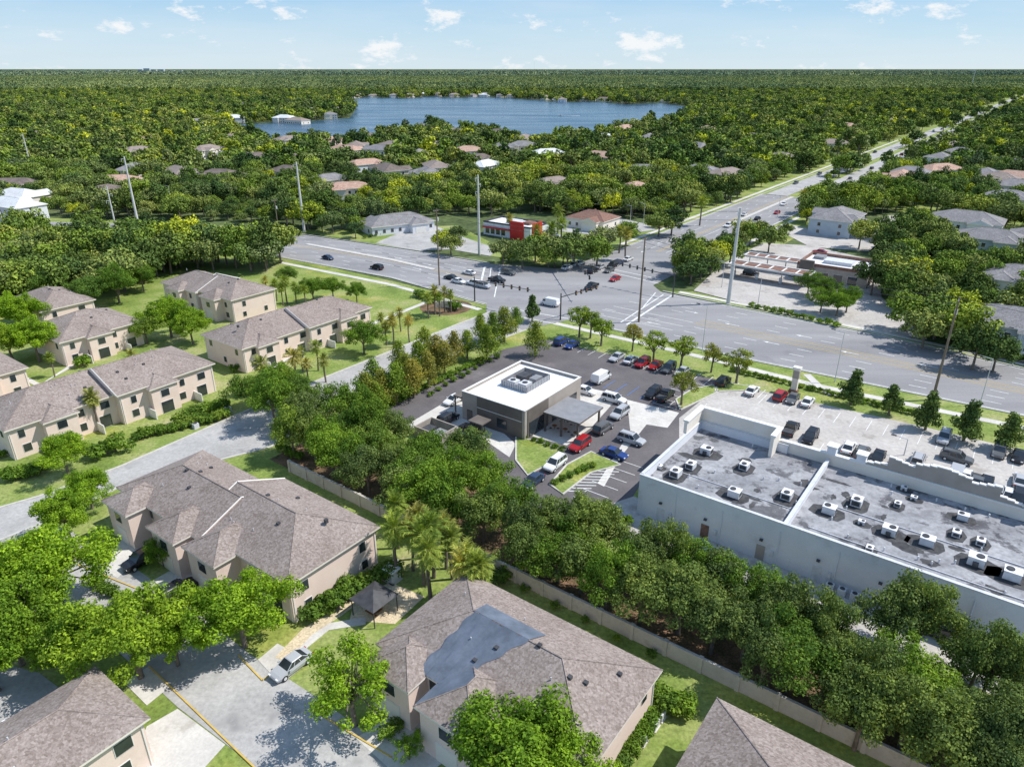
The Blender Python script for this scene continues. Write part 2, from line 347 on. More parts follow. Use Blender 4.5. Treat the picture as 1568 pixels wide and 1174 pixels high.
def stalls(start,n,step,ln,ax,k='white'):
    o=P(*start)
    for i in range(n):
        if ax==1: a=add(o,i*step,0); b=add(o,i*step,ln)
        else: a=add(o,0,i*step); b=add(o,ln,i*step)
        ribbon(mk,[a,b],.12,.0505,.0505,k)
stalls((838,528),21,2.7,5,1); stalls((905,590),6,2.7,5,1,'blue'); stalls((985,610),6,2.7,5,1); stalls((968,640),9,2.7,5,2) 
stalls((1140,612),26,2.7,5,1); stalls((1150,668),24,2.7,5,1); stalls((878,760),6,2.7,4.5,2)
def zigz(a,b,n,k='white'):
    A=P(*a);B=P(*b)
    for i in range(n):
        t=i/(n-1); q=(A[0]+(B[0]-A[0])*t,A[1]+(B[1]-A[1])*t); ribbon(mk,[add(q,-1.5,-1),add(q,1.5,1)],.2,.055,.055,k)
zigz((880,752),(930,722),8)
mk.obj('road_markings')
sheet('parking_lot',PS([(1062,445),(1105,405),(1168,372),(1240,376),(1345,400),(1350,455),(1420,520),(1340,508),(1210,483)]),.024,'plaza')
sheet('side_street',PS([(1190,352),(1215,345),(1290,362),(1360,330),(1420,330),(1430,345),(1370,350),(1330,385),(1240,378)]),.02,'plaza')
sheet('parking_lot',PS([(575,372),(612,356),(665,345),(700,360),(765,382),(750,392),(690,382),(640,384)]),.024,'street')
sheet('parking_lot',PS([(840,352),(930,362),(1005,352),(985,342),(930,330)]),.024,'street')
sheet('lawn',PS([(640,384),(690,382),(750,392),(860,408),(950,380),(990,352),(930,362),(840,352),(765,378),(700,345),(560,352),(440,352)]),-.01,'lawn')
sheet('lawn',PS([(-300,334),(0,332),(220,338),(437,352),(437,357),(215,344),(0,339)]),-.01,'lawn')
sheet('lawn',PS([(1015,446),(1060,446),(1210,483),(1430,525),(1568,556),(1800,605),(1800,618),(1568,565),(1210,488)]),-.008,'lawn')
sheet('lawn',PS([(1568,545),(1500,520),(1450,400),(1380,350),(1300,380),(1568,300),(1700,300),(1700,560)]),-.02,'lawn')
sheet('lawn',PS([(1300,300),(1400,240),(1568,245),(1700,290),(1568,330),(1400,330)]),-.03,'lawn')
F0=P(445,722)
def WF(a,b): return add(F0,a,b)
sheet('mulch_bed',[WF(-6,.4),WF(140,.4),WF(140,11),WF(45,11),WF(40,13),WF(-6,14)],.012,'mulch')
mb=MB(); 
mb.box(0,140,-.1,.1,0,1.9,'wallf'); mb.box(-.02,140.02,-.16,.16,1.9,2.0,'wallf')
for i in range(0,36): mb.box(i*4-.22,i*4+.22,-.22,.22,0,2.08,'wallf')
mb.obj('perimeter_wall',(F0[0],F0[1],0),GA)
# ------------------------------------------------------------ roofs & buildings
def roof(mb,x0,x1,y0,y1,z,pitch,axis,h0=True,h1=True,k='shingle',wk='peach',oh=.5,cap=None,kneg=None):
    x0-=oh;x1+=oh;y0-=oh;y1+=oh
    if axis=='x': w=(y1-y0)/2
    else: w=(x1-x0)/2
    rz=z+w*pitch
    if axis=='x':
        ym=(y0+y1)/2; a=(x0+(w if h0 else 0),ym,rz); b=(x1-(w if h1 else 0),ym,rz)
        mb.poly([(x0,y0,z),(x1,y0,z),b,a],k); mb.poly([(x1,y1,z),(x0,y1,z),a,b],k)
        mb.poly([(x0,y1,z),(x0,y0,z),a],k if h0 else wk); mb.poly([(x1,y0,z),(x1,y1,z),b],k if h1 else wk)
        ends=[((x0,y0,z),a,h0),((x0,y1,z),a,h0),((x1,y0,z),b,h1),((x1,y1,z),b,h1)]
    else:
        xm=(x0+x1)/2; a=(xm,y0+(w if h0 else 0),rz); b=(xm,y1-(w if h1 else 0),rz)
        mb.poly([(x1,y0,z),(x1,y1,z),b,a],k); mb.poly([(x0,y1,z),(x0,y0,z),a,b],kneg or k)
        mb.poly([(x0,y0,z),(x1,y0,z),a],k if h0 else wk); mb.poly([(x1,y1,z),(x0,y1,z),b],k if h1 else wk)
        ends=[((x0,y0,z),a,h0),((x1,y0,z),a,h0),((x0,y1,z),b,h1),((x1,y1,z),b,h1)]
    mb.poly([(x0,y1,z-.22),(x1,y1,z-.22),(x1,y0,z-.22),(x0,y0,z-.22)],'trim')
    for q in (((x0,y0),(x1,y0)),((x1,y0),(x1,y1)),((x1,y1),(x0,y1)),((x0,y1),(x0,y0))):
        (ax,ay),(bx,by)=q; mb.poly([(ax,ay,z-.22),(bx,by,z-.22),(bx,by,z),(ax,ay,z)],'cream')
    mb.cyl(a,b,.09,.09,5,cap or k)
    for (p,q,hh) in ends:
        if hh: mb.cyl(p,q,.07,.07,5,k)
    return a,b
def townhouse(px,corner,Lx,Ly,segs,wings,name='townhouse',front='y-',ez=5.6,wk='peach',rk='shingle',extra=None):
    a=P(*px,ez)
    cx=Lx+.5 if corner[1]=='r' else -.5; cy=Ly+.5 if corner[0]=='f' else -.5
    o=add(a,-cx,-cy); mb=MB()
    for i,(x0,x1,y0,y1,ax,h0,h1,dz) in enumerate(segs):
        mb.box(x0,x1,y0,y1,0,ez-.2+dz,wk)
        roof(mb,x0,x1,y0,y1,ez+dz,.42,ax,h0,h1,rk,wk)
        if not (h0 and h1):
            w=((y1-y0) if ax=='x' else (x1-x0))/2+.5; zr=ez+dz+w*.42+.03
            if ax=='x':
                xe=x1+.5 if not h1 else x0-.5; ym=(y0+y1)/2
                mb.cyl((xe,y0-.5,ez+dz+.02),(xe,ym,zr),.09,.09,4,'trim'); mb.cyl((xe,y1+.5,ez+dz+.02),(xe,ym,zr),.09,.09,4,'trim')
            else:
                ye=y1+.5 if not h1 else y0-.5; xm=(x0+x1)/2
                mb.cyl((x0-.5,ye,ez+dz+.02),(xm,ye,zr),.09,.09,4,'trim'); mb.cyl((x1+.5,ye,ez+dz+.02),(xm,ye,zr),.09,.09,4,'trim')
        for d in ('x+','y-','x-','y+'):
            w={'x+':x1,'x-':x0,'y-':y0,'y+':y1}[d]; lo,hi=((y0,y1) if d[0]=='x' else (x0,x1))
            n=max(1,int((hi-lo)/4.2)); st=(hi-lo)/n
            for j in range(n):
                c=lo+st*(j+.5)
                fr=(d==front)
                if fr or j%2==0 or R.random()<.4: mb.win(d,w,c+R.uniform(-.3,.3),3.5,4.8,1.5 if fr and j%2 else .95)
                if fr:
                    if j%2: mb.win(d,w,c-.6,.15,2.3,1.9); 
                    else: mb.win(d,w,c,.9,2.2,1.2)
                    if d=='x+' and j%2==0:
                        mb.box(w+.01,w+2.6,c+st*.5-.08,c+st*.5+.08,0,1.7,'trim')
                elif R.random()<.4: mb.win(d,w,c,.9,2.1,.95)
            for q in (lo+.25,hi-.25):
                if d=='x+': mb.box(w+.003,w+.1,q-.05,q+.05,.05,ez-.3,'trim')
                if d=='y-': mb.box(q-.05,q+.05,w-.1,w-.003,.05,ez-.3,'trim')
        for j in range(int((x1-x0)*(y1-y0)/26)):
            xx=R.uniform(x0+2,x1-2); yy=R.uniform(y0+2,y1-2)
            d=min(xx-x0,x1-xx,yy-y0,y1-yy) if (h0 and h1) else (min(yy-y0,y1-yy) if ax=='x' else min(xx-x0,x1-xx))
            zz=ez+dz+(d+.5)*.42
            if R.random()<.6: mb.cyl((xx,yy,zz-.2),(xx,yy,zz+.35),.06,.06,6,'metal')
            else: mb.box(xx-.2,xx+.2,yy-.2,yy+.2,zz-.3,zz+.22,'dmetal')
    for wg in wings:
        (x0,x1,y0,y1,ax,h0,h1,dz)=wg[:8]; kn=wg[8] if len(wg)>8 else None
        mb.box(x0,x1,y0,y1,0,ez-.25+dz,wk)
        roof(mb,x0,x1,y0,y1,ez+dz-.012,.5,ax,h0,h1,rk,wk,oh=.4,kneg=kn)
        if ax=='y': mb.win('y-',y0,(x0+x1)/2,3.3,4.6,1.5); mb.win('y-',y0,(x0+x1)/2,.1,2.3,2.4,'cream')
        else: mb.win('x+',x1,(y0+y1)/2,3.3,4.6,1.5); mb.win('x+',x1,(y0+y1)/2,.1,2.3,2.2)
    if extra: extra(mb)
    mb.obj(name,(o[0],o[1],0),GA); return o
def tarp(mb):
    ez=5.6
    def Z(y): return ez+(y-1+.5)*.42+.1
    n=16; m=26
    G={}
    for a in range(n+1):
        for b in range(m+1):
            t=a/n; y=.45+7.05*t; s=b/m
            x=5.2+t*1.4+s*(3.4+t*3.3)+(.1*math.sin(a*1.3+b)*(1 if 0<b<m else 1.6))
            fold=.035*math.sin(s*17+t*3)+.02*math.sin(s*41-t*4)+.02*math.sin(t*15+s*5)
            G[a,b]=(x,y,Z(y)+(fold if 0<b<m else -.05))
    for a in range(n):
        for b in range(m): mb.poly([G[a,b],G[a,b+1],G[a+1,b+1],G[a+1,b]],'tarp')
    zt=ez+7*.42
    mb.poly([(6.6,7.48,zt+.1),(13.3,7.48,zt+.1),(13.7,9.8,zt-.88),(6.3,9.8,zt-.88)],'tarp')
townhouse((1015,1025),'fr',23.5,14,[(0,23.5,1,14,'x',True,True,0)],[(.8,6,-1.6,4,'y',True,True,-.02),(8.2,14.4,-2.4,5,'y',True,True,.02,'tarp')],extra=tarp)
townhouse((583,808),'fr',35,14.5,[(0,19,.5,12.5,'x',True,False,0),(17,35,1.5,14.5,'x',False,True,.25)],[(1.5,7,-2.4,4,'y',True,True,-.02),(12,17.5,-2,5,'y',True,True,.03),(19.5,25.5,-1.6,6,'y',True,True,.12)])
townhouse((1098,1067),'fl',24,14,[(0,24,1,14,'x',True,True,0)],[(.8,6,-1.6,4,'y',True,True,-.02),(9,15,-2.2,6,'y',True,True,.02)])
townhouse((230,1098),'fr',9,26,[(0,9,0,26,'y',True,True,0)],[(6,10.4,8,13,'x',True,True,-.3)],front='x+')
townhouse((424,443),'fr',30,13.5,[(0,16,0,12.5,'x',True,False,0),(15,30,1,13.5,'x',False,True,.3)],[(6,11,-1.8,4,'y',True,True,-.02),(20,26,-1.2,5,'y',True,True,.12)],front='y-')
townhouse((370,535),'nr',14,34,[(0,14,0,17,'y',True,False,0),(1.5,15.2,16.2,34,'y',False,True,.3)],[(9,15.2,3,8,'x',True,True,-.3),(10,16.4,24,29,'x',True,True,-.02)],front='x+')
townhouse((330,558),'fr',14.5,35,[(-1,12.8,0,17.5,'y',True,False,0),(0,14.5,17,35,'y',False,True,.3)],[(8,14.2,5,10,'x',True,True,-.3),(10,15.8,22,27,'x',True,True,-.1)],front='x+')
townhouse((219,491),'fr',15,17,[(0,15,0,17,'y',True,True,0)],[(10,16.4,5,10,'x',True,True,-.2)],front='x+')
townhouse((147,458),'fr',17,12,[(0,17,0,12,'x',True,True,0)],[],front='x+')
townhouse((44,562),'fr',14,22,[(0,14,0,22,'y',True,True,0)],[(9,15.2,12,17,'x',True,True,-.3)],front='x+')
for (u,v) in ((598,872),(606,868),(1010,1098),(1000,1112),(982,1135),(350,630),(300,655),(545,905)):
    x,y=P(u,v); mb=MB(); mb.box(-.45,.45,-.45,.45,.08,.9,'metal'); mb.box(-.55,.55,-.55,.55,.0,.08,'conc'); mb.cyl((0,0,.9),(0,0,.96),.34,.34,12,'dmetal'); mb.box(-.47,-.451,-.35,.35,.2,.8,'dmetal'); mb.obj('air_conditioner',(x,y,0),GA)
# shopping plaza
S0=P(975,785)
mb=MB(); SL=75; SD=21; hz=6.3
mb.box(0,SL,0,SD,0,5.0,'stucco',top='flatroof')
for (x0,x1,y0,y1,z) in ((0,SL,0,.35,hz),(0,.35,.36,SD-.36,hz),(0,14,SD-.35,SD,hz),(19.6,20,.36,SD-.36,5.9)):
    mb.box(x0,x1,y0,y1,5.0,z,'stucco'); mb.box(x0-.06,x1+.06,y0-.06,y1+.06,z,z+.14,'metal')
mb.box(-.3,12.5,SD+.01,SD+.6,0,8.4,'cream'); mb.box(-.5,12.7,SD-.1,SD+.7,8.4,8.65,'trim')
mb.box(-.3,.2,SD-6,SD,6.45,8.4,'cream'); mb.box(-.5,.4,SD-6,SD-.12,8.4,8.65,'trim')
mb.box(12.0,12.5,SD-3,SD,5.0,8.4,'cream'); mb.box(11.9,12.7,SD-3,SD-.12,8.4,8.65,'trim')
mb.box(12.51,SL,SD+.01,SD+.5,0,6.6,'cream'); mb.box(12.72,SL,SD-.1,SD+.6,6.6,6.8,'trim')
n=24
for i in range(n):
    xa=24+i*20/n; xb=24+(i+1)*20/n; t=(i+.5)/n
    z=7.2+(1.3 if .15<t<.85 else 0)+(.5 if .35<t<.65 else 0)-.25*math.cos(t*6*math.pi)
    mb.box(xa,xb,SD+.1,SD+.45,6.81,z,'taupe'); mb.box(xa,xb,SD,SD+.52,z,z+.15,'trim')
for xx in (20,24,44,50): mb.box(xx-.6,xx+.6,SD-.3,SD+1,6.82,8.0,'stucco'); mb.box(xx-.75,xx+.75,SD-.45,SD+1.15,8.0,8.2,'trim')
mb.box(12,SL,SD+.61,SD+3.5,4.0,4.4,'stucco')
for i in range(16): mb.box(13+i*4,13.5+i*4,SD+3,SD+3.45,0,3.99,'cream')
for i in range(15): mb.win('y+',SD+.5,15+i*4,.2,2.8,3,'glass')
for xx in (3,9.5,17,24,31,38,44): 
    mb.box(xx,xx+1.1,-.07,-.003,0,2.2,R.choice(['taupe','metal','brick']))
    mb.box(xx+1.8,xx+2.2,-.2,-.003,1.2,2.0,'metal'); mb.cyl((xx+2.6,-.12,.1),(xx+2.6,-.12,5.2),.07,.07,6,'stucco')
    mb.box(xx+.3,xx+.7,-.35,-.003,3.0,3.2,'dmetal')
for i in range(9):
    xx=26+i*1.4+(i//3)*2; mb.box(xx,xx+.9,-1.2,-.4,.04,.95,'metal'); mb.cyl((xx+.45,-.8,.95),(xx+.45,-.8,1.0),.3,.3,10,'dmetal')
mb.box(3,19,6,6.08,5.02,5.12,'metal'); mb.box(22,70,3.2,3.3,5.02,5.14,'metal'); mb.box(24,60,10,10.1,5.02,5.14,'metal')
def stain(cx,cy,rx,ry,z):
    n=14; mb.poly([(cx+rx*R.uniform(.6,1.15)*math.cos(i/n*6.283),cy+ry*R.uniform(.6,1.15)*math.sin(i/n*6.283),z) for i in range(n)],'stain')
for i in range(34): stain(R.uniform(2,60) if i%2 else R.uniform(20,58),R.uniform(2,19),R.uniform(.3,1.9),R.uniform(.3,1.1),5.006+.0004*i)
for i in range(40):
    a_,b_=R.uniform(1,60),R.uniform(1,20); mb.cyl((a_,b_,5),(a_,b_,5.5),.1,.1,6,'metal')
store=mb.obj('shopping_plaza_building',(S0[0],S0[1],0),GA)
def rooftop(u,v,s=1.0,i=0):
    x,y=P(u,v,5.5); m2=MB()
    m2.box(-.85,.85,-.7,.7,.12,1.15,'metal'); m2.box(-.89,.89,-.74,.74,1.15,1.2,'tpo')
    m2.box(-1.0,1.0,-.85,.85,0,.12,'dmetal')
    m2.cyl((.3,0,1.2),(.3,0,1.32),.42,.42,14,'dmetal'); m2.box(-.88,-.851,-.5,.5,.35,.95,'dmetal'); m2.box(.852,.89,-.55,.55,.3,1.0,'dmetal')
    m2.box(-.3,.3,-1.0,-.71,.2,.75,'dmetal')
    m2.poly([(a*2.1+.3,b*1.7,.022) for a,b in ((-1,-.8),(.2,-1.1),(1,-.6),(1.1,.5),(.3,1),(-.9,.9),(-1.2,.1))],'stain')
    o=m2.obj('rooftop_air_conditioner',(x,y,5.01),GA+R.choice([0,math.pi/2,math.pi,-math.pi/2])); o.scale=(s,s,s)
for i,(u,v,s) in enumerate([(1082,690,1.0),(1058,712,.9),(1140,713,.9),(1035,724,1),(1125,755,1),(1205,758,1),(1270,780,1),(1312,768,1.0),(1320,797,.5),(1362,812,1),(1420,828,1),(1495,858,1.1),(1502,828,.7),(1375,770,.6),(1475,790,.8),(1332,838,.6),(1465,815,.7),(1385,745,.5),(1550,880,1.1),(1400,760,.5),(1010,712,.5)]): rooftop(u,v,s*.92,i)
# restaurant
Q0=P(708,598,5.5)
mb=MB(); QL=13.8; QD=18
mb.box(0,QL,0,QD,0,5.0,'taupe',top='tpo')
for (x0,x1,y0,y1,z) in ((0,QL,0,.3,5.5),(0,.3,.31,QD-.31,5.5),(QL-.3,QL,.31,QD-.31,5.5),(0,QL,QD-.3,QD,5.5)):
    mb.box(x0,x1,y0,y1,5.0,z,'taupe'); mb.box(x0-.05,x1+.05,y0-.05,y1+.05,z,z+.1,'trim')
mb.box(3.5,QL-.6,-.12,-.003,.02,5.35,'bronze'); mb.box(QL+.003,QL+.12,.8,7,.02,5.35,'bronze')
mb.box(-.12,-.003,5,12,.02,5.35,'bronze')
mb.win('x+',QL+.12,3.5,.4,2.9,4.5,'glass','dmetal'); mb.win('x+',QL,12.5,.3,3,8,'glass','dmetal'); mb.win('y-',0-.12,9,1,2.6,2,'glass','dmetal')
mb.win('y-',0,1.7,.1,2.2,1.1,'bronze','dmetal'); mb.win('x-',0,3,1,2.4,1.6,'glass','dmetal')
mb.box(3.5,QL-.6,-.16,-.121,3.35,3.45,'trim')
mb.box(-3.0,-.01,1,5.5,3.3,3.6,'bronze'); mb.box(-2.9,-2.7,1.2,1.4,0,3.29,'bronze'); mb.box(-2.9,-2.7,5.1,5.3,0,3.29,'bronze')
for (x0,x1,y0,y1) in ((3.4,9.2,7,7.12),(3.4,9.2,14.4,14.52),(3.4,3.52,7.13,14.39),(9.08,9.2,7.13,14.39)): mb.box(x0,x1,y0,y1,5.02,6.1,'gmetal')
for i in range(14):
    mb.box(3.6+i*.4,3.68+i*.4,6.93,6.995,5.05,6.08,'metal'); mb.box(9.205,9.26,7.3+i*.5,7.38+i*.5,5.05,6.08,'metal')
mb.box(4.2,6,7.8,9.4,5.1,6.0,'metal'); mb.box(6.5,8.3,8,10,5.1,5.95,'metal'); mb.box(4.2,6.2,10.6,13,5.1,6.05,'dmetal'); mb.box(6.9,8.4,11,13.2,5.1,6,'gmetal')
mb.cyl((5,8.6,6.0),(5,8.6,6.1),.5,.5,12,'dmetal'); mb.cyl((7.4,9,5.95),(7.4,9,6.05),.5,.5,12,'dmetal')
mb.box(QL+.6,QL+8,4.6,12.5,3.5,3.8,'bronze',top='gmetal'); mb.box(QL+.7,QL+7.9,4.7,12.4,3.44,3.5,'wood')
for xx in (QL+.9,QL+4.2,QL+7.5):
    for yy in (4.9,12): mb.box(xx-.15,xx+.15,yy-.15,yy+.15,0,3.43,'bronze')
for i in range(5):
    tx=QL+1.8+(i%3)*2.2; ty=6.5+(i//3)*3.2; mb.cyl((tx,ty,.02),(tx,ty,.74),.05,.05,6,'dmetal'); mb.cyl((tx,ty,.74),(tx,ty,.78),.45,.45,12,'wood')
    for a in (0,2.1,4.2): mb.box(tx+.75*math.cos(a)-.2,tx+.75*math.cos(a)+.2,ty+.75*math.sin(a)-.2,ty+.75*math.sin(a)+.2,.4,.46,'dmetal')
mb.obj('restaurant_building',(*add(Q0,.05,-.2),0),GA)
x,y=P(735,668); mb=MB(); mb.box(-1.5,1.5,-1.3,1.3,3.0,3.2,'bronze'); mb.box(-1.4,-1.2,-.1,.1,0,3,'bronze'); mb.box(-1,.4,-.15,.0,.8,2.2,'dmetal'); mb.obj('drive_through_canopy',(x,y,0),GA)
x,y=P(668,668); mb=MB(); mb.box(-3,3,-2.2,2.2,0,.055,'conc'); 
for q in ((-3,3,-2.2,-2.0),(-3,3,2.0,2.2),(-3,-2.8,-1.99,1.99),(2.8,3,-1.99,1.99)): mb.box(*q,.06,2,'taupe')
mb.box(-2.2,-.4,-1.3,.7,.08,1.5,'dmetal'); mb.box(.3,2.1,-1.3,.7,.08,1.5,'gmetal')
mb.obj('dumpster_enclosure',(x,y,0),GA)
houses=[]
def house(u,v,L,W,h,rot,rk,wk,name='house',pitch=.4,xy=None):
    x,y=xy or P(u,v,h); mb=MB()
    mb.box(-L/2,L/2,-W/2,W/2,0,h-.15,wk); roof(mb,-L/2,L/2,-W/2,W/2,h,pitch,'x',True,True,rk,wk)
    s=R.choice([-1,1]); x0=s*L*.22
    mb.box(x0-W*.25,x0+W*.25,-W/2-3,0,0,h-.2,wk); roof(mb,x0-W*.25,x0+W*.25,-W/2-3,0,h-.02,pitch,'y',R.random()<.5,True,rk,wk,oh=.35)
    if R.random()<.6:
        x2=-s*L*.25; mb.box(x2-W*.22,x2+W*.22,0,W/2+2.5,0,h-.25,wk); roof(mb,x2-W*.22,x2+W*.22,0,W/2+2.5,h-.04,pitch,'y',True,R.random()<.5,rk,wk,oh=.35)
    fl=[.9] if h<4.5 else [.9,3.6]
    for zz in fl:
        n=int(L/3)
        for i in range(n):
            c=-L/2+L/n*(i+.5)
            if abs(c-x0)>W*.25+.6: mb.win('y-',-W/2,c,zz,zz+1.3,1.1)
            mb.win('y+',W/2,c,zz,zz+1.3,1.1)
        for c in (-W/4,W/4): mb.win('x+',L/2,c,zz,zz+1.3,1.1); mb.win('x-',-L/2,c,zz,zz+1.3,1.1)
    mb.win('y-',-W/2-3,x0,.05,2.1,W*.3,'trim')
    o=mb.obj(name,(x,y,0),rot); houses.append((x,y,max(L,W)/2)); return o
house(607,338,26,14,3.5,GA+1.2,'shingle_gray','stucco','office_building')
house(908,332,17,13,3.8,GA,'brick','cream','small_brick_building')
house(1283,330,22,15,6.2,GA+math.pi/2,'shingle_gray','bluewall')
house(1480,335,24,15,6.2,GA,'shingle_gray','stucco'); house(1520,362,20,13,6.2,GA,'shingle_gray','bluewall')
house(1560,420,16,13,6.2,GA,'shingle_gray','cream'); house(1562,490,18,14,6.2,GA,'shingle_gray','bluewall'); house(1590,360,16,13,6,GA,'shingle_gray','stucco')
for (u,v) in ((1440,240),(1470,232),(1460,222),(1500,238),(1530,272),(1555,283),(1510,265),(1560,250),(1395,262),(1545,300)): house(u,v,18,13,6,GA+R.choice([0,1.57]),R.choice(['shingle_gray','shingle_gray','shingle']),R.choice(['stucco','cream']))
for (u,v,k) in ((510,215,'terra'),(570,214,'shingle_gray'),(583,228,'shingle_gray'),(625,214,'terra'),(445,213,'shingle'),(690,213,'shingle'),(742,252,'whiteroof'),(560,250,'terra'),(595,258,'shingle_dark'),(800,222,'shingle_gray'),(838,234,'whiteroof'),(870,262,'terra'),(275,262,'shingle'),(60,231,'whiteroof'),(30,298,'whiteroof'),(175,276,'terra'),(1305,214,'terra'),(1085,198,'terra'),(358,180,'whiteroof'),(400,156,'shingle'),(455,184,'shingle'),(435,180,'whiteroof'),(905,151,'terra'),(932,151,'terra'),(1065,158,'shingle_dark'),(385,240,'shingle_dark'),(655,264,'shingle_gray'),(717,230,'terra'),(545,222,'shingle'),(1165,130,'whiteroof'),(640,236,'shingle_gray'),(200,135,'shingle'),(1100,130,'terra'),(1560,270,'terra'),(1380,268,'terra'),(1440,258,'terra'),(480,168,'shingle'),(860,152,'shingle'),(740,145,'whiteroof'),(820,147,'terra'),(960,150,'shingle'),(770,224,'shingle_gray'),(20,312,'whiteroof'),(210,230,'shingle'),(340,238,'shingle_gray'),(1200,240,'shingle'),(990,235,'shingle_dark'),(1000,150,'terra'),(530,228,'terra'),(670,222,'shingle'),(600,222,'shingle')):
    house(u,v,R.uniform(19,26),R.uniform(12,15),R.choice([4.2,5.8,6.2]),R.uniform(0,3.1),k,R.choice(['cream','stucco','cream','peach']))
NL=len(houses)
def inlake(x,y):
    ins=False;j=len(lake)-1
    for k in range(len(lake)):
        xi,yi=lake[k];xj,yj=lake[j]
        if (yi>y)!=(yj>y) and x<(xj-xi)*(y-yi)/(yj-yi)+xi: ins=not ins
        j=k
    return ins
def tryhouse(x,y):
    cc=x*E1[0]+y*E1[1]
    if c0-16<cc<c1+16 or inlake(x,y) or any(math.hypot(x-a,y-b)<24 for a,b,_ in houses): return
    house(0,0,R.uniform(17,25),R.uniform(11,15),R.choice([4,5.6,6]),R.uniform(0,3.1),R.choice(['shingle','shingle_gray','shingle_dark','shingle','terra','whiteroof','shingle_gray']),R.choice(['cream','stucco','peach','cream']),xy=(x,y))
for i in range(150):
    u=R.uniform(-60,1620); v=R.choice([R.uniform(118,150),R.uniform(150,205),R.uniform(205,300)])
    tryhouse(*P(u,v,4))
cxl=sum(p[0] for p in lake)/len(lake); cyl_=sum(p[1] for p in lake)/len(lake)
for q in resample(lake+[lake[0]],60):
    dx,dy=q[0]-cxl,q[1]-cyl_; l=math.hypot(dx,dy); 
    if R.random()<.75: tryhouse(q[0]+dx/l*26+R.uniform(-5,5),q[1]+dy/l*26)
for (u,v,L,W) in ((1165,129,70,30),(1195,128,50,30),(700,121,70,36),(120,114,110,50),(395,115,90,40),(905,115,120,50),(560,117,70,40),(1010,119,80,40),(1310,117,100,50),(300,122,60,30),(60,125,60,30),(480,128,50,24),(1420,124,60,30),(200,131,50,22)):
    x,y=P(u,v,9); mb=MB(); mb.box(-L/2,L/2,-W/2,W/2,0,9,'stucco',top='tpo'); mb.box(-L/2-.3,L/2+.3,-W/2-.3,-W/2-.01,8.2,9.6,'bluewall')
    for i in range(int(L/10)): mb.win('y-',-W/2,-L/2+5+i*10,1,4,5)
    mb.obj('warehouse_building',(x,y,0),R.uniform(-.3,.3)); houses.append((x,y,L/2))
x,y=P(790,360,0); mb=MB()
mb.box(-11,11,-6,6,0,4.6,'stucco',top='tpo')
for q in ((-11,11,-6,-5.7),(-11,11,5.7,6),(-11,-10.7,-5.69,5.69),(10.7,11,-5.69,5.69)): mb.box(*q,4.6,5.2,'dmetal')
mb.box(2,8,-6.5,-6.01,0,6.6,'red'); mb.box(11.01,11.4,-5,1,0,6.4,'red'); mb.box(-11,1.9,-6.9,-6.01,2.9,3.3,'red')
mb.box(-3,2,-2,2,4.65,5.7,'metal'); mb.box(4,7,-1,3,4.65,5.6,'brick')
for c in (-9,-6.5,-4,-1.5): mb.win('y-',-6,c,.7,2.7,1.8)
for c in (2.5,4.5): mb.win('x+',11,c,.7,2.7,1.6)
mb.obj('fast_food_restaurant',(x,y,0),GA); houses.append((x,y,14))
for (u,v,L,W,hh) in ((1180,412,24,6,3.6),(1190,397,20,5,3.6)):
    x,y=P(u,v,hh); mb=MB(); mb.box(-L/2,L/2,-W/2,W/2,hh,hh+.35,'brick',top='brick')
    for q in ((-L/2-.1,L/2+.1,-W/2-.1,-W/2+.3),(-L/2-.1,L/2+.1,W/2-.3,W/2+.1)): mb.box(*q,hh+.1,hh+.6,'trim')
    for i in range(7): mb.box(-L/2+i*(L-.5)/6,-L/2+.5+i*(L-.5)/6,-W/2+.31,W/2-.31,hh+.355,hh+.42,'trim')
    for i in range(4):
        xx=-L/2+1.5+i*(L-3)/3
        mb.cyl((xx,0,0),(xx,0,hh),.15,.15,8,'metal'); mb.box(xx-.4,xx+.4,-.9,-.3,.03,1.6,'metal')
    mb.obj('vehicle_canopy',(x,y,0),GA)
x,y=P(1285,402,4.6); mb=MB(); mb.box(-10,10,-8,8,0,4.2,'taupe',top='tpo')
for q in ((-10,10,-8,-7.6),(-10,10,7.6,8),(-10,-9.6,-7.59,7.59),(9.6,10,-7.59,7.59)): mb.box(*q,4.2,5.1,'brick'); 
mb.box(-4,4,-2,3,4.22,5.2,'metal'); mb.box(-9,-5,-9,-8.01,0,6,'bronze'); 
for c in (-2,2,6): mb.win('y-',-8,c,.4,2.8,2.6)
mb.box(-8,-5,2,6,4.22,5.0,'gmetal'); mb.box(5,8,-5,-1,4.22,5.1,'gmetal'); mb.obj('car_wash_building',(x,y,0),GA); houses.append((x,y,13))
x,y=P(575,938); mb=MB(); mb.poly([(-2,-2,2.4),(2,-2,2.4),(0,0,3.4)],'dmetal'); mb.poly([(2,-2,2.4),(2,2,2.4),(0,0,3.4)],'dmetal'); mb.poly([(2,2,2.4),(-2,2,2.4),(0,0,3.4)],'dmetal'); mb.poly([(-2,2,2.4),(-2,-2,2.4),(0,0,3.4)],'dmetal')
for a in (-1.8,1.8):
    for b_ in (-1.8,1.8): mb.cyl((a,b_,0),(a,b_,2.45),.07,.07,6,'dmetal')
mb.box(-.9,.9,-.4,.4,.7,.78,'wood'); mb.box(-.9,.9,-.8,-.5,.42,.48,'wood'); mb.box(-.1,.1,-.1,.1,0,.7,'dmetal'); mb.obj('shade_canopy',(x,y,0),GA)
x,y=P(600,886); mb=MB(); mb.box(-.9,.9,-.7,.7,.03,1.6,'metal'); mb.box(-1,1,-.8,.8,1.6,1.7,'trim'); mb.box(-1.1,1.1,-.9,.9,0,.03,'conc'); mb.obj('utility_cabinet',(x,y,0),GA)
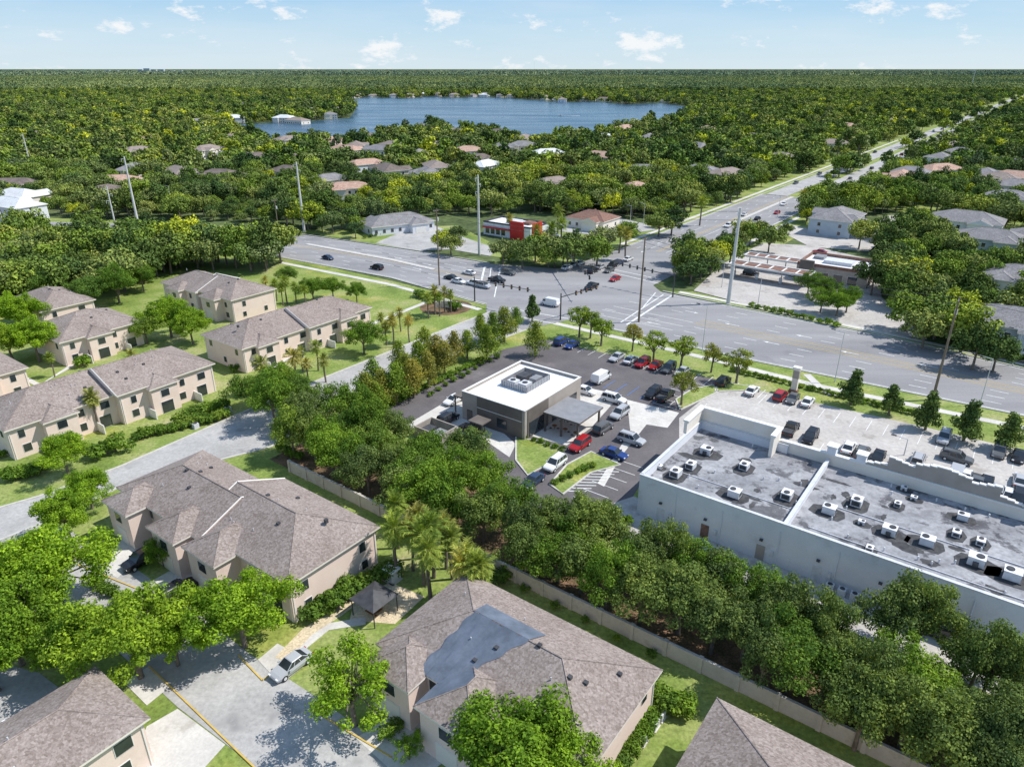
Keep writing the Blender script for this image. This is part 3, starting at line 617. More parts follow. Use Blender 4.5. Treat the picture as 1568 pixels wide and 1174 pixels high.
x,y=P(1215,600); mb=MB(); mb.box(-.55,.55,-.4,.4,0,5,'cream'); mb.box(-.75,.75,-.6,.6,5,5.3,'trim'); mb.box(-.6,.6,-.45,.45,3,4.6,'taupe'); mb.box(-.8,.8,-.65,.65,0,.6,'brick'); mb.obj('plaza_sign',(x,y,0),GA)
x,y=P(683,472); mb=MB()
for i in range(8): 
    mb.box(i*.8-3.2,i*.8-2.4,.6*math.sin(i/7*math.pi),.6*math.sin(i/7*math.pi)+.4,0,1.6+.3*math.sin(i/7*math.pi),'cream')
mb.obj('entrance_sign_wall',(x,y,0),GA+.4)
sheet('planting_bed',[(P(683,470)[0]+7*math.cos(t/20*6.283),P(683,470)[1]+7*math.sin(t/20*6.283)) for t in range(20)],.02,'mulch')
# ------------------------------------------------------------ poles
def pole(u,v,vt,kind,r=.28,arms=0):
    b=P(u,v); h=hgt(b,vt); mb=MB()
    k='polew' if kind=='w' else 'polec'
    mb.cyl((0,0,0),(0,0,h),r,r*.55,10,k)
    if kind=='w':
        for i in range(arms):
            z=h-.6-1.1*i; mb.box(-1.2,1.2,-.07,.07,z,z+.14,'polew')
            for xx in (-1.1,-.5,.5,1.1): mb.cyl((xx,0,z+.14),(xx,0,z+.4),.05,.04,6,'metal')
        mb.cyl((.4,0,h-3.4),(.4,0,h-2.4),.25,.25,8,'metal')
    elif kind=='c':
        for i in range(3):
            z=h-1-2.2*i; s=1 if i%2 else -1; mb.cyl((0,0,z),(s*1.3,0,z+.25),.07,.05,6,'metal'); mb.cyl((s*1.3,0,z+.25),(s*1.3,0,z-.8),.08,.08,6,'metal')
    elif kind=='l':
        mb.cyl((0,0,h-.1),(0,2.0,h+.1),.06,.05,6,'metal'); mb.box(-.15,.15,1.7,2.5,h+.02,h+.16,'dmetal')
    mb.obj({'w':'utility_pole','c':'transmission_pole','l':'street_lamp'}[kind],(b[0],b[1],0),GA+math.pi/2); return (b[0],b[1],h)
tp=[pole(50,265,205,'c',.45),pole(212,345,240,'c',.5),pole(466,355,248,'c',.5),pole(734,390,268,'c',.5),pole(1115,465,318,'c',.55)]
pole(180,360,285,'c',.35); pole(5,345,300,'c',.35)
wp=[pole(430,380,305,'w',.2,1),pole(673,437,320,'w',.25,1),pole(978,493,363,'w',.28,1),pole(1428,612,455,'w',.28,1)]
for q in ((265,325,285),(1075,540,468),(1278,585,508),(1500,620,549),(1105,440,400),(965,340,315),(862,395,345),(1190,335,300),(985,345,312),(1550,560,505),(1384,697,672),(1160,470,425)): pole(*q,'l',.1)
pole(818,110,94,'c',1.0); pole(1487,135,108,'c',1.2)
mb=MB()
def wire(a,b,off,r=.035,sag=1.5):
    prev=None
    for i in range(13):
        t=i/12; q=Vector(a).lerp(Vector(b),t); q.z+=off-sag*4*t*(1-t)
        if prev is not None: mb.cyl(prev,q,r,r,4,'dmetal',False)
        prev=q
for i in range(len(wp)-1):
    for o in (-.2,-1.3): wire(wp[i],wp[i+1],o)
e=add((wp[-1][0],wp[-1][1]),70,0); wire(wp[-1],(e[0],e[1],wp[-1][2]),-.2)
for i in range(len(tp)-1):
    for o in (-1,-3.2): wire(tp[i],tp[i+1],o,.03,3)
mb.obj('power_line')
def signal(bpx,epx,vt):
    b=P(*bpx); h=7.0; mb=MB(); e=P(*epx,6.3); dx,dy=e[0]-b[0],e[1]-b[1]; L=math.hypot(dx,dy)
    mb.cyl((0,0,0),(0,0,h),.2,.15,8,'dmetal'); mb.cyl((0,0,6),(L,0,6.5),.14,.08,8,'dmetal')
    for i in range(5):
        xx=L*(.4+.14*i); zz=6+.5*xx/L; mb.box(xx-.2,xx+.2,-.25,.1,zz-.6,zz+.55,'dmetal')
        for j,kk in enumerate(('litered','yellow','dmetal')): mb.cyl((xx,-.26,zz+.3-.35*j),(xx,-.3,zz+.3-.35*j),.12,.12,8,kk)
    mb.obj('traffic_signal',(b[0],b[1],0),math.atan2(dy,dx))
signal((727,462),(812,445),425); signal((858,490),(915,440),455); signal((1030,455),(950,405),420); signal((862,408),(905,428),380)
# ------------------------------------------------------------ vehicles
def car_mesh(kind,paint):
    mb=MB()
    if kind=='sedan': L,W=4.7,1.84; secs=[(-2.35,.7,.45,.72),(-2.25,.84,.3,.86),(-1.5,.91,.25,.96),(-.2,.92,.25,.94),(1.0,.92,.25,.92),(1.9,.88,.27,.8),(2.25,.8,.3,.68),(2.35,.62,.42,.58)]; cab=((-1.75,.78,-1.0,.66),(1.05,.8,.3,.66),.93,1.42)
    elif kind=='suv': L,W=4.8,1.92; secs=[(-2.4,.8,.5,.9),(-2.33,.9,.35,1.02),(-1.5,.95,.3,1.05),(-.2,.96,.3,1.05),(1.1,.96,.3,1.03),(2.0,.92,.32,.94),(2.3,.84,.36,.82),(2.4,.68,.5,.7)]; cab=((-2.3,.84,-2.0,.72),(1.15,.86,.45,.72),1.04,1.7)
    elif kind=='pickup': L,W=5.6,1.98; secs=[(-2.8,.88,.5,1.0),(-2.75,.95,.4,1.05),(-.8,.98,.35,1.05),(-.6,.98,.35,1.05),(1.3,.98,.35,1.05),(2.3,.95,.37,1.0),(2.7,.88,.4,.9),(2.8,.74,.5,.78)]; cab=((-.75,.88,-.6,.76),(1.35,.88,.7,.76),1.05,1.75)
    else: L,W=5.4,2.0; secs=[(-2.7,.9,.45,1.0),(-2.65,.96,.35,1.1),(-1,.98,.3,1.1),(1.2,.98,.3,1.1),(2.1,.95,.32,1.02),(2.5,.88,.36,.85),(2.6,.7,.5,.7)]; cab=((-2.6,.93,-2.5,.86),(2.0,.9,1.1,.84),1.1,2.1)
    rings=[]
    for (x,w,z0,z1) in secs:
        o=len(mb.v); zm=z0+(z1-z0)*.6
        mb.v+=[(x,-w*.92,z0),(x,-w,zm),(x,-w*.9,z1),(x,w*.9,z1),(x,w,zm),(x,w*.92,z0)]; rings.append(o)
    pi=mb.mi(paint)
    for a,b in zip(rings,rings[1:]):
        for i in range(6):
            j=(i+1)%6; mb.f.append((a+i,b+i,b+j,a+j)); mb.m.append(pi)
    mb.f.append(tuple(rings[0]+i for i in range(6))); mb.m.append(pi)
    mb.f.append(tuple(rings[-1]+5-i for i in range(6))); mb.m.append(pi)
    (xb,wb,xt,wt),(fb,fwb,ft,fwt),zb,zt=cab
    Bq=[(xb,-wb,zb-.02),(fb,-fwb,zb-.02),(fb,fwb,zb-.02),(xb,wb,zb-.02)]; T=[(xt,-wt,zt),(ft,-fwt,zt),(ft,fwt,zt),(xt,wt,zt)]
    side='glass' if kind!='van' else paint
    mb.poly([Bq[0],Bq[1],T[1],T[0]],side); mb.poly([Bq[1],Bq[2],T[2],T[1]],'glass'); mb.poly([Bq[2],Bq[3],T[3],T[2]],side); mb.poly([Bq[3],Bq[0],T[0],T[3]],side if kind=='van' else 'glass')
    tc=[(xt+.1,-wt+.06,zt+.05),(ft-.1,-fwt+.06,zt+.05),(ft-.1,fwt-.06,zt+.05),(xt+.1,wt-.06,zt+.05)]
    mb.poly(tc,paint)
    for i in range(4):
        j=(i+1)%4; mb.poly([T[i],T[j],tc[j],tc[i]],paint)
    for s in (0,3):
        for (f) in (.38,.7) if kind!='van' else ():
            bx=xb+(fb-xb)*f; tx=xt+(ft-xt)*f; yb=(-wb if s==0 else wb)*1.005; yt=(-wt if s==0 else wt)*1.012
            mb.cyl((bx,yb,zb),(tx,yt,zt),.045,.04,4,paint,False)
    for i in (0,1,2,3): mb.cyl(Bq[i],T[i],.05,.045,4,paint,False)
    if kind=='pickup':
        mb.box(-2.68,-.85,-.8,.8,1.06,1.075,'dmetal')
        for s in (-1,1): mb.box(-2.75,-.78,s*.86-.05,s*.86+.05,1.05,1.14,paint)
    if kind=='suv':
        for s in (-1,1): mb.cyl((xt+.2,s*.6,zt+.09),(ft-.2,s*.6,zt+.09),.03,.03,4,'dmetal')
    if kind=='van':
        for s in (-1,1): mb.box(.9,1.7,s*.9-.03,s*.9+.03,1.25,1.8,'glass')
    x0,x1=secs[0][0],secs[-1][0]
    for s in (-1,1):
        mb.box(x0-.01,x0+.1,s*.68-.14,s*.68+.14,.68,.84,'litered'); mb.box(x1-.18,x1+.0,s*.6-.16,s*.6+.16,.56,.7,'litewh')
        mb.box(fb-.35,fb-.15,s*(secs[3][1]+.1)-.09,s*(secs[3][1]+.1)+.09,zb,zb+.14,paint)
        for xx in (x0+.9,x1-.9):
            mb.cyl((xx,s*(W/2-.24),.34),(xx,s*(W/2+.01),.34),.34,.34,14,'tire'); mb.cyl((xx,s*(W/2+.01),.34),(xx,s*(W/2+.02),.34),.2,.2,10,'metal')
    mb.box(x0-.03,x0+.02,-.7,.7,.42,.55,'dmetal')
    return mb.mesh(kind)
paints={'w':(.75,.75,.75),'s':(.42,.43,.45),'k':(.015,.015,.018),'g':(.12,.125,.13),'r':(.36,.015,.02),'b':(.02,.05,.2),'n':(.03,.05,.1),'t':(.35,.3,.24)}
for k,c in paints.items(): M['paint_'+k]=smat('car_paint_'+k,[(.3,c),(.7,tuple(x*1.05 for x in c))],.3,rough=.22,spec=.6)
cm={}
nm={'sedan':'parked_car','suv':'suv','pickup':'pickup_truck','van':'van'}
def car(u,v,kind,p,ax,flip=0,jit=.03,xy=None):
    if (kind,p) not in cm: cm[(kind,p)]=car_mesh(kind,'paint_'+p)
    x,y=xy or P(u,v,.7); o=bpy.data.objects.new(nm[kind],cm[(kind,p)]); o.location=(x,y,.05)
    a=ax if isinstance(ax,float) else (GA if ax==1 else GA+math.pi/2)
    o.rotation_euler=(0,0,a+(math.pi if flip else 0)+R.uniform(-jit,jit)); col.objects.link(o)
S='sedan';U='suv';K='pickup';V='van'
for c in [(860,522,U,'b',2),(876,527,S,'b',2),(945,546,S,'s',2),(966,550,S,'w',2),(984,555,U,'r',2),(1004,558,S,'r',2),(1024,563,U,'g',2),(1045,568,S,'s',2),(1108,583,U,'k',2),
 (921,578,V,'w',2),(1000,601,U,'k',2),(1019,605,K,'k',2),(940,610,U,'w',1),(949,632,U,'s',2),(924,654,U,'g',2),(888,680,U,'r',2),(850,709,U,'w',2),(816,735,S,'n',2),(967,672,U,'s',1),(940,693,S,'b',1),
 (695,611,S,'w',2),(686,640,U,'k',2),(722,656,U,'k',1),(1152,597,S,'w',2),(1195,605,U,'r',2),(1214,609,S,'g',2),(1237,614,S,'w',2),(1211,656,K,'k',2),(1241,668,U,'k',2),(1446,669,U,'s',2),(1530,690,U,'g',2),(1560,697,S,'k',2),
 (1320,692,U,'g',2),(1406,703,U,'s',2),(1432,722,U,'w',2),(1461,732,V,'s',2),(1495,740,K,'g',2),(1526,752,U,'s',2),(1559,763,U,'k',2),(1370,712,S,'s',2),(896,597,S,'w',1),(1345,698,S,'k',2),(1300,684,S,'w',2),(1478,727,S,'w',2),(1510,745,U,'k',2),(1545,756,S,'w',2),(1562,735,S,'s',2),(1465,700,U,'g',1),
 (718,417,S,'w',1),(702,430,S,'w',1),(740,437,U,'s',1),(761,428,K,'k',1),(779,417,U,'g',1),(725,433,U,'w',1),(868,409,S,'w',2),(878,405,S,'s',2),(888,402,S,'w',2),(908,414,U,'k',2),(933,413,S,'g',2),(938,406,U,'k',2),(947,402,U,'n',2),(942,426,S,'r',2),(920,408,S,'s',2),(906,438,K,'k',2),(842,464,V,'w',1),(502,394,S,'n',1),(577,409,U,'k',1),
 (1140,328,S,'w',2),(1190,325,S,'r',2),(1115,345,U,'w',2),(1200,312,S,'w',2),(1060,372,S,'g',2),(962,396,S,'w',2),(1160,334,S,'k',2),(690,424,S,'k',1),
 (272,903,U,'k',2),(446,1016,S,'s',2),(45,1108,U,'w',2),(10,1128,S,'g',1),(217,855,U,'k',2),(628,352,S,'w',1),(1215,418,S,'w',2),(1150,418,U,'k',1),(1255,385,S,'r',1),(850,360,S,'s',1),(1400,345,U,'w',1),(1375,342,S,'s',2),(1440,965,U,'g',1),(1530,1090,U,'s',1)]:
    car(*c,flip=R.random()<.5)
for i in range(26):
    dd=d0+170+i*R.uniform(22,34); f=R.choice([.12,.24,.34,.66,.76,.88]); car(0,0,R.choice([S,U,S,U,K]),R.choice('wskgrws'),2,flip=f<.5,xy=R2(c0+(c1-c0)*f,dd))
x,y=P(858,178); mb=MB(); mb.poly([(-3,-1,.7),(1.5,-1.1,.7),(3.6,0,.9),(1.5,1.1,.7),(-3,1,.7)],'trim'); mb.poly([(-3,-.8,0),(1.5,-.8,0),(1.5,-1.1,.7),(-3,-1,.7)],'trim'); mb.poly([(-3,1,.7),(1.5,1.1,.7),(1.5,.8,0),(-3,.8,0)],'trim'); mb.poly([(1.5,-.8,0),(3.6,0,.9),(1.5,-1.1,.7)],'trim'); mb.box(-.5,.6,-.7,.7,.7,1.4,'glass')
mb.poly([(-26,-2.4,.13),(-3,-.6,.13),(-3,.6,.13),(-26,2.4,.13)],'trim'); mb.obj('motor_boat',(x,y,.1),3.1)
# ------------------------------------------------------------ vegetation
rng=np.random.default_rng(5)
def leafcloud(cs,rs,n,size,squash=.75,up=.5):
    V=[];
    for c,r in zip(cs,rs):
        n_=max(6,int(n*(r/np.mean(rs))**1.6))
        d=rng.normal(size=(n_,3)); d/=np.linalg.norm(d,axis=1)[:,None]
        rad=r*(.45+.72*rng.random((n_,1))**.8)
        pos=np.array(c)+d*rad*np.array([1,1,squash])
        nn=d+rng.normal(size=(n_,3))*.6+np.array([0,0,up]); nn/=np.linalg.norm(nn,axis=1)[:,None]
        t=np.cross(nn,rng.normal(size=(n_,3))); t/=np.linalg.norm(t,axis=1)[:,None]+1e-9
        b=np.cross(nn,t); s=size*(.55+.85*rng.random((n_,1)))
        q=np.stack([pos-t*s,pos-b*s*.6,pos+t*s,pos+b*s*.6],axis=1); V.append(q.reshape(-1,3))
    return np.concatenate(V)
def mk_tree(name,h,Rr,zc,rz,ncl,nl,ls,leaf,cone=False,clr=(.24,.4),limbs=7):
    mb=MB(); cs=[];rs=[]
    ph=rng.uniform(0,6.28,3)
    for i in range(ncl):
        if cone:
            t=(i+.5)/ncl; z=h*(.22+.72*t); rr=Rr*(1.05-t)**.75; a=i*2.4+rng.random(); k=rng.random()**.5*.85
            cs.append((rr*k*math.cos(a),rr*k*math.sin(a),z)); rs.append(Rr*(.46-.2*t)*rng.uniform(.6,1.25))
        else:
            zz=1-1.5*(i+.5)/ncl; a=i*2.39996+rng.uniform(-.6,.6); rad=math.sqrt(max(0,1-zz*zz)); k=rng.uniform(.4,.95)
            lob=1+.2*math.sin(2*a+ph[0])+.15*math.sin(3*a+ph[1])
            cs.append((Rr*rad*k*lob*math.cos(a),Rr*rad*k*lob*math.sin(a),zc+rz*zz*k*rng.uniform(.8,1.15))); rs.append(Rr*rng.uniform(*clr))
    if not cone: cs.append((0,0,zc)); rs.append(Rr*.4)
    tr=h*.028+.05
    mb.cyl((0,0,-.1),(.1,.05,zc*.55),tr,tr*.7,8,'bark'); mb.cyl((.1,.05,zc*.55),(0,0,zc+rz*.5),tr*.7,tr*.2,6,'bark',False)
    if not cone:
        for i in range(limbs):
            c=cs[int(i*len(cs)/limbs)%len(cs)]; mb.cyl((.1,.05,zc*(.4+.03*i)),c,tr*.45,tr*.12,5,'bark',False)
    V=leafcloud(cs,rs,nl,ls)
    n0=len(mb.v); mb.v+=[tuple(x) for x in V.tolist()]; li=mb.mi(leaf)
    for i in range(len(V)//4): mb.f.append((n0+4*i,n0+4*i+1,n0+4*i+2,n0+4*i+3)); mb.m.append(li)
    return mb.mesh(name)
T={}
T['oak']=[mk_tree('oak_tree',9,5,5.6,3.6,50,230,.16,'leaf',clr=(.13,.3)) for _ in range(3)]
T['oakB']=[mk_tree('oak_tree',9,4.4,5.6,3.8,44,210,.16,'leafB',clr=(.14,.32)) for _ in range(4)]
T['bright']=[mk_tree('shade_tree',9,5,5.6,3.6,76,270,.14,'leafbright',clr=(.1,.26),limbs=16) for _ in range(4)]
T['sparse']=[mk_tree('shade_tree',9,4.6,5.4,4.2,46,180,.13,'leafbright',clr=(.1,.25),limbs=24)]
T['cyp']=[mk_tree('cypress_tree',8,2.9,4.5,3.4,30,115,.16,'leafyel',True) for _ in range(4)]
T['mag']=[mk_tree('magnolia_tree',7,2.3,4,3,22,150,.19,'leafdark',True) for _ in range(3)]
T['young']=[mk_tree('young_oak_tree',7,2.8,4.4,2.5,22,90,.16,'leafyel',clr=(.16,.34)) for _ in range(3)]
fm=['leaffar','leaffar','leaffarB','leaffarD','leaffar','leaffarB']
T['mid']=[mk_tree('oak_tree',9,4.8,5.4,3.8,30,95,.32,fm[_],clr=(.18,.38)) for _ in range(6)]
T['far']=[mk_tree('woodland_tree',9,5,5.2,4.0,15,32,.7,fm[_],limbs=3,clr=(.22,.44)) for _ in range(6)]
T['tall']=[mk_tree('woodland_tree',12,3.0,7.5,4.8,12,32,.6,fm[_+2],limbs=3,clr=(.25,.45)) for _ in range(2)]
T['bush']=[mk_tree('shrub',1.3,.9,.7,.6,10,70,.11,'leaf',limbs=2,clr=(.3,.5)) for _ in range(3)]
HT={'oak':5.6,'oakB':5.6,'bright':5.6,'sparse':5.4,'cyp':4.5,'mag':4,'young':4.6,'mid':5.4,'bush':.6,'palm':6}
def palm_mesh(n=60,h=6,fl=1.7):
    mb=MB(); mb.cyl((0,0,-.1),(.15,.1,h*.5),.22,.18,8,'bark'); mb.cyl((.15,.1,h*.5),(0,0,h),.18,.2,8,'bark')
    for i in range(n):
        a=i*2.39996; el=math.radians(85-145*(i/n)**.85+R.uniform(-8,8)); L=fl*R.uniform(.75,1.15)
        d=Vector((math.cos(a)*math.cos(el),math.sin(a)*math.cos(el),math.sin(el)))
        p=Vector((0,0,h)); seg=4; side=Vector((-math.sin(a),math.cos(a),0)); pts=[]
        for s in range(seg+1):
            pts.append(p.copy()); p=p+d*(L/seg); d.z-=.13; d.normalize()
        for s in range(1,seg):
            for sg in (-1,1):
                for q in (0,.5):
                    b0=pts[s].lerp(pts[s+1],q); w=.42*(1-.3*abs(s-2.5)/2.5)
                    tip=b0+side*sg*w+(pts[s+1]-pts[s])*1.2+Vector((0,0,-.12))
                    b1=b0+(pts[s+1]-pts[s])*.5
                    mb.poly([b0,b1,tip],'frond')
            mb.poly([pts[s-1]-side*.04,pts[s-1]+side*.04,pts[s]+side*.04,pts[s]-side*.04],'frond')
    return mb.mesh('palm_tree')
T['palm']=[palm_mesh(),palm_mesh(70,6,1.5),palm_mesh(50,5.4,1.6)]
def put(kind,u,v,s=1.0,sz=None,ground=False):
    z=HT[kind]*(sz or s); x,y=P(u,v,0 if ground else z); me=R.choice(T[kind])
    o=bpy.data.objects.new(me.name.split('.')[0],me); o.location=(x,y,0); o.rotation_euler=(0,0,R.uniform(0,6.28)); o.scale=(s*R.uniform(.92,1.08),s*R.uniform(.92,1.08),(sz or s)*R.uniform(.94,1.08)); col.objects.link(o)
for q in [('bright',72,862,1.18),('bright',95,785,.8),('bright',95,692,.72),('bright',8,945,1.15),('bright',195,962,1.18),('bright',105,975,.85),('bright',362,925,1.06),('sparse',535,1045,1.02),('bright',785,1145,1.12),('bright',870,1200,.85),
 ('bright',15,865,.85),('bright',132,745,.66),('bright',262,975,.7),('bright',-25,1000,.9),('sparse',625,1140,.35),('bright',25,475,1.15),('bright',50,515,1.05),('bright',10,520,.9),('bright',255,478,1.1),('bright',290,497,.85),('oak',220,500,.75),('oak',175,430,1.1),('oak',215,420,.9),('oak',130,445,1),('oak',60,430,1.1),('oak',555,513,.8),('oak',478,440,.75),('oak',508,436,.7),('oak',545,445,.6),
 ('oak',245,842,.45),('oak',440,420,.6)]: put(*q)
belt=[(385,592),(410,612),(455,600),(440,650),(480,655),(520,620),(500,680),(540,690),(565,640),(600,655),(600,705),(555,720),(650,690),(620,740),(660,745),(700,715),(740,730),(690,765),(740,780),(770,760),(425,585),(470,625),(640,715),(575,675),(520,655),(800,800),(840,800),(800,840),(850,840),(890,800),(935,805),(890,860),(930,880),(975,850),(1020,840),(985,900),(1060,860),(1050,910),(1110,885),(1100,935),(1160,905),(1150,960),(1205,935),(1215,990),(1260,960),(1180,1000),(1270,1010),(1300,1050),(1350,1040),(1330,1080),(1390,1090),(1440,1080),(1400,1040),(1480,1110),(1450,1130),(1530,1130),(1560,1100),(1520,1160),(1580,1150),(1420,950),(1380,940),(1530,1010),(1560,1020),(1510,1000),(720,690)]
for (u,v) in belt: put('oak' if (u<800 and R.random()<.6) or R.random()<.15 else 'oakB',u+R.uniform(-7,7),v+R.uniform(-6,6),R.uniform(.66,.92),R.uniform(.78,1.05))
for (u,v) in [(560,600),(585,590),(572,575),(605,580),(620,560),(632,575),(640,545),(655,562),(668,535),(680,545),(695,525),(715,522),(735,497),(755,500),(772,492),(790,485),(745,520),(610,545),(650,525),(575,605)]: put('cyp',u,v,R.uniform(.8,1.15))
for (u,v,k) in [(815,470,'mag'),(820,515,'cyp'),(888,485,'young'),(922,498,'young'),(970,510,'young'),(1003,522,'young'),(1045,532,'young'),(1092,543,'young'),(1132,552,'young'),(1047,583,'young'),(905,490,'young'),(1308,590,'mag'),(1367,608,'mag'),(1425,626,'mag'),(1485,640,'mag'),(1550,655,'mag'),(1260,455,'oak'),(1285,460,'oak'),(1240,430,'oak'),(1300,455,'oak'),(1265,440,'oak')]: put(k,u,v,R.uniform(.85,1.12) if k!='oak' else .75)
for q in [(1060,395),(1085,380),(1110,370),(1150,358),(1060,412),(1180,362),(1130,365),(1075,405),(1100,385),(1165,350),(1045,400),(1090,395),(1120,380),(1140,350),(1055,378),
 (1410,440),(1450,450),(1490,430),(1440,480),(1380,450),(1395,385),(1425,375),(1370,370),(1350,345),(1320,355),(1400,420),(1470,470),(1500,460),(1420,500),(1480,500),(1360,420),(1410,400),(1520,420),(1500,400),(1540,400),(1450,415),(1560,455),(1460,400),(1340,420),(1395,470),(1530,535),(1500,525),
 (700,355),(690,372),(905,370),(925,362),(870,385),(850,380),(820,375),(800,385),(770,382),(960,355),(1010,338),(1030,335),(880,375),(675,365),(915,380),(840,388)]: put('mid',q[0],q[1],R.uniform(.75,1.15))
for i in range(30): put('mid',80+i*12+R.uniform(-5,5),(368 if i>12 else 372)+R.uniform(-5,8),R.uniform(1.0,1.4),R.uniform(1.2,1.6))
for q in [(602,805),(640,792),(628,812),(660,808),(690,822),(715,840),(735,870),(605,775),(655,835),(680,800),(705,860),(645,815),(725,855)]: put('palm',q[0],q[1],R.uniform(1.0,1.3))
for q in [(400,560),(415,572),(432,562),(450,548),(468,552),(483,530),(495,548),(440,575),(460,538),(665,448),(680,445),(655,455),(690,452),(672,455),(600,490),(612,480),(625,492),(590,498),(583,485),(405,425),(420,432),(435,430),(450,436),(465,443),(430,440),(75,545),(200,540),(140,610)]: put('palm',q[0],q[1],R.uniform(.75,1.1))
for q in [(822,352),(835,360),(855,320),(860,345),(845,350),(950,352),(960,358),(780,335),(1230,300),(1250,290),(1010,300),(1075,310),(600,300),(880,300)]: put('palm',q[0],q[1],R.uniform(1.1,1.6))
def hedge(a,b,n,s,name='hedge',z=0):
    A=P(*a);B=P(*b)
    par=bpy.data.objects.new(name,None); col.objects.link(par)
    for i in range(n):
        t=i/max(1,n-1); o=bpy.data.objects.new('shrub_part',R.choice(T['bush'])); o.location=(A[0]+(B[0]-A[0])*t+R.uniform(-.25,.25),A[1]+(B[1]-A[1])*t+R.uniform(-.25,.25),z)
        o.scale=(s*R.uniform(.85,1.2),)*2+(s*R.uniform(.75,1.1),); o.rotation_euler=(0,0,R.uniform(0,6)); o.parent=par; col.objects.link(o)
hedge((478,945),(600,880),12,1.4); hedge((500,935),(535,912),4,1.8); hedge((212,672),(345,640),16,1.3); hedge((150,700),(180,690),3,2.2); hedge((280,648),(345,625),6,2.0); hedge((955,1165),(1010,1085),9,1.2)
hedge((600,620),(740,552),22,.9); hedge((660,605),(760,548),10,.8); hedge((1015,1085),(1050,1090),4,1.5); hedge((755,890),(780,885),3,1.3)
hedge((640,455),(700,475),8,1.6); hedge((770,400),(930,372),22,1.4); hedge((560,365),(640,348),12,1); hedge((795,668),(860,690),7,.7); hedge((850,740),(905,715),6,.8); hedge((1120,568),(1400,635),30,.8); hedge((1150,470),(1280,500),12,1.2)
hedge((15,735),(60,725),6,1.5); hedge((150,895),(200,925),5,1); hedge((0,700),(140,655),12,1.0); hedge((100,540),(130,560),3,2); hedge((330,520),(420,490),9,1.3); hedge((360,570),(520,520),14,1.2); hedge((590,1130),(640,1090),4,.9); hedge((1480,535),(1568,555),10,1.4)
hedge((430,690),(460,705),4,1.1); hedge((800,905),(1000,1005),5,.6); hedge((890,800),(960,800),4,1.2); hedge((1210,1000),(1420,1100),6,.7); hedge((200,790),(260,760),4,.8)
def pip(px,py,poly):
    ins=np.zeros(px.shape,bool); n=len(poly); j=n-1
    for i in range(n):
        xi,yi=poly[i]; xj,yj=poly[j]
        c=((yi>py)!=(yj>py))&(px<(xj-xi)*(py-yi)/((yj-yi)+1e-12)+xi); ins^=c; j=i
    return ins
def scatter(name,me,pts):
    v=[];f=[]
    for (x,y,z,s,a) in pts:
        n=len(v)
        for k in range(4):
            t=a+math.pi/4+k*math.pi/2; v.append((x+s*.7071*math.cos(t),y+s*.7071*math.sin(t),z))
        f.append((n,n+1,n+2,n+3))
    m=bpy.data.meshes.new(name); m.from_pydata(v,[],f); o=bpy.data.objects.new(name,m); col.objects.link(o)
    c=bpy.data.objects.new('tree_element',me); col.objects.link(c); c.parent=o
    o.instance_type='FACES'; o.use_instance_faces_scale=True; o.instance_faces_scale=1.0
    o.show_instancer_for_render=False; o.show_instancer_for_viewport=False
def candidates(cell,y0,y1,jit=.5,xk=.82,x0=80):
    ys=np.arange(y0,y1,cell)
    xs=np.arange(-(y1*xk+x0),(y1*xk+x0),cell)
    X,Y=np.meshgrid(xs,ys); X=X+rng.uniform(-jit,jit,X.shape)*cell; Y=Y+rng.uniform(-jit,jit,Y.shape)*cell
    X=X.ravel();Y=Y.ravel(); k=np.abs(X)<Y*xk+x0; return X[k],Y[k]
excl=[lake,
 PS([(-400,328),(0,330),(215,336),(437,349),(560,368),(640,378),(760,396),(870,406),(960,360),(975,345),(1020,440),(1060,450),(1210,492),(1340,516),(1568,570),(1900,640),(1900,1500),(-900,1500),(-900,372),(0,370),(230,371),(430,396)]),
 PS([(555,372),(600,345),(680,330),(740,330),(860,330),(1000,335),(1000,365),(870,405),(640,385)]),
 PS([(1020,450),(1100,400),(1170,365),(1240,370),(1350,390),(1360,460),(1440,530),(1210,490)]),
 PS([(1190,352),(1215,340),(1290,362),(1360,326),(1440,326),(1440,350),(1370,356),(1330,392),(1240,385)])]
def ok(X,Y):
    k=np.ones(X.shape,bool)
    for e in excl: k&=~pip(X,Y,e)
    cc=X*E1[0]+Y*E1[1]; dd=X*E2[0]+Y*E2[1]
    vg=4+4*(np.sin(dd*.05)+np.sin(dd*.017+1)>0)
    k&=~((cc>c0-vg)&(cc<c1+vg)&(dd>d0-40)&~((cc>ca+1)&(cc<cb-1)&(dd>d0+155)&(np.sin(dd*.03)>-.4)))
    for i,(hx,hy,hr) in enumerate(houses):
        l=math.hypot(hx,hy); ux,uy=hx/l,hy/l
        f1,f2=(.7,.5) if i<NL else (.55,.4)
        for t,rr in ((0,hr+2.5),(hr+4,hr*f1),(hr+12,hr*f2)): k&=((X-hx+ux*t)**2+(Y-hy+uy*t)**2)>rr**2
    return k
def bigness(x,y): return .12*math.sin(x*.02)*math.cos(y*.017)
X,Y=candidates(6.7,150,760); k=ok(X,Y); X,Y=X[k],Y[k]
cl=(np.sin(X*.031+1.3)*np.sin(Y*.027+.4)+.5*np.sin(X*.083+Y*.05)); kk=(cl<1.1)&(rng.random(X.shape)<.94); X,Y=X[kk],Y[kk]
grp={}
for i,(x,y) in enumerate(zip(X.tolist(),Y.tolist())):
    if y<430: key=('mid',R.randrange(6))
    else: key=('far',R.randrange(6)) if R.random()<.85 else ('tall',R.randrange(2))
    big=.55+.85*R.random()**1.6+bigness(x,y)
    grp.setdefault(key,[]).append((x,y,0,big,R.uniform(0,6.28)))
X,Y=candidates(9.6,760,2000); k=ok(X,Y)&(rng.random(X.shape)<.95); X,Y=X[k],Y[k]
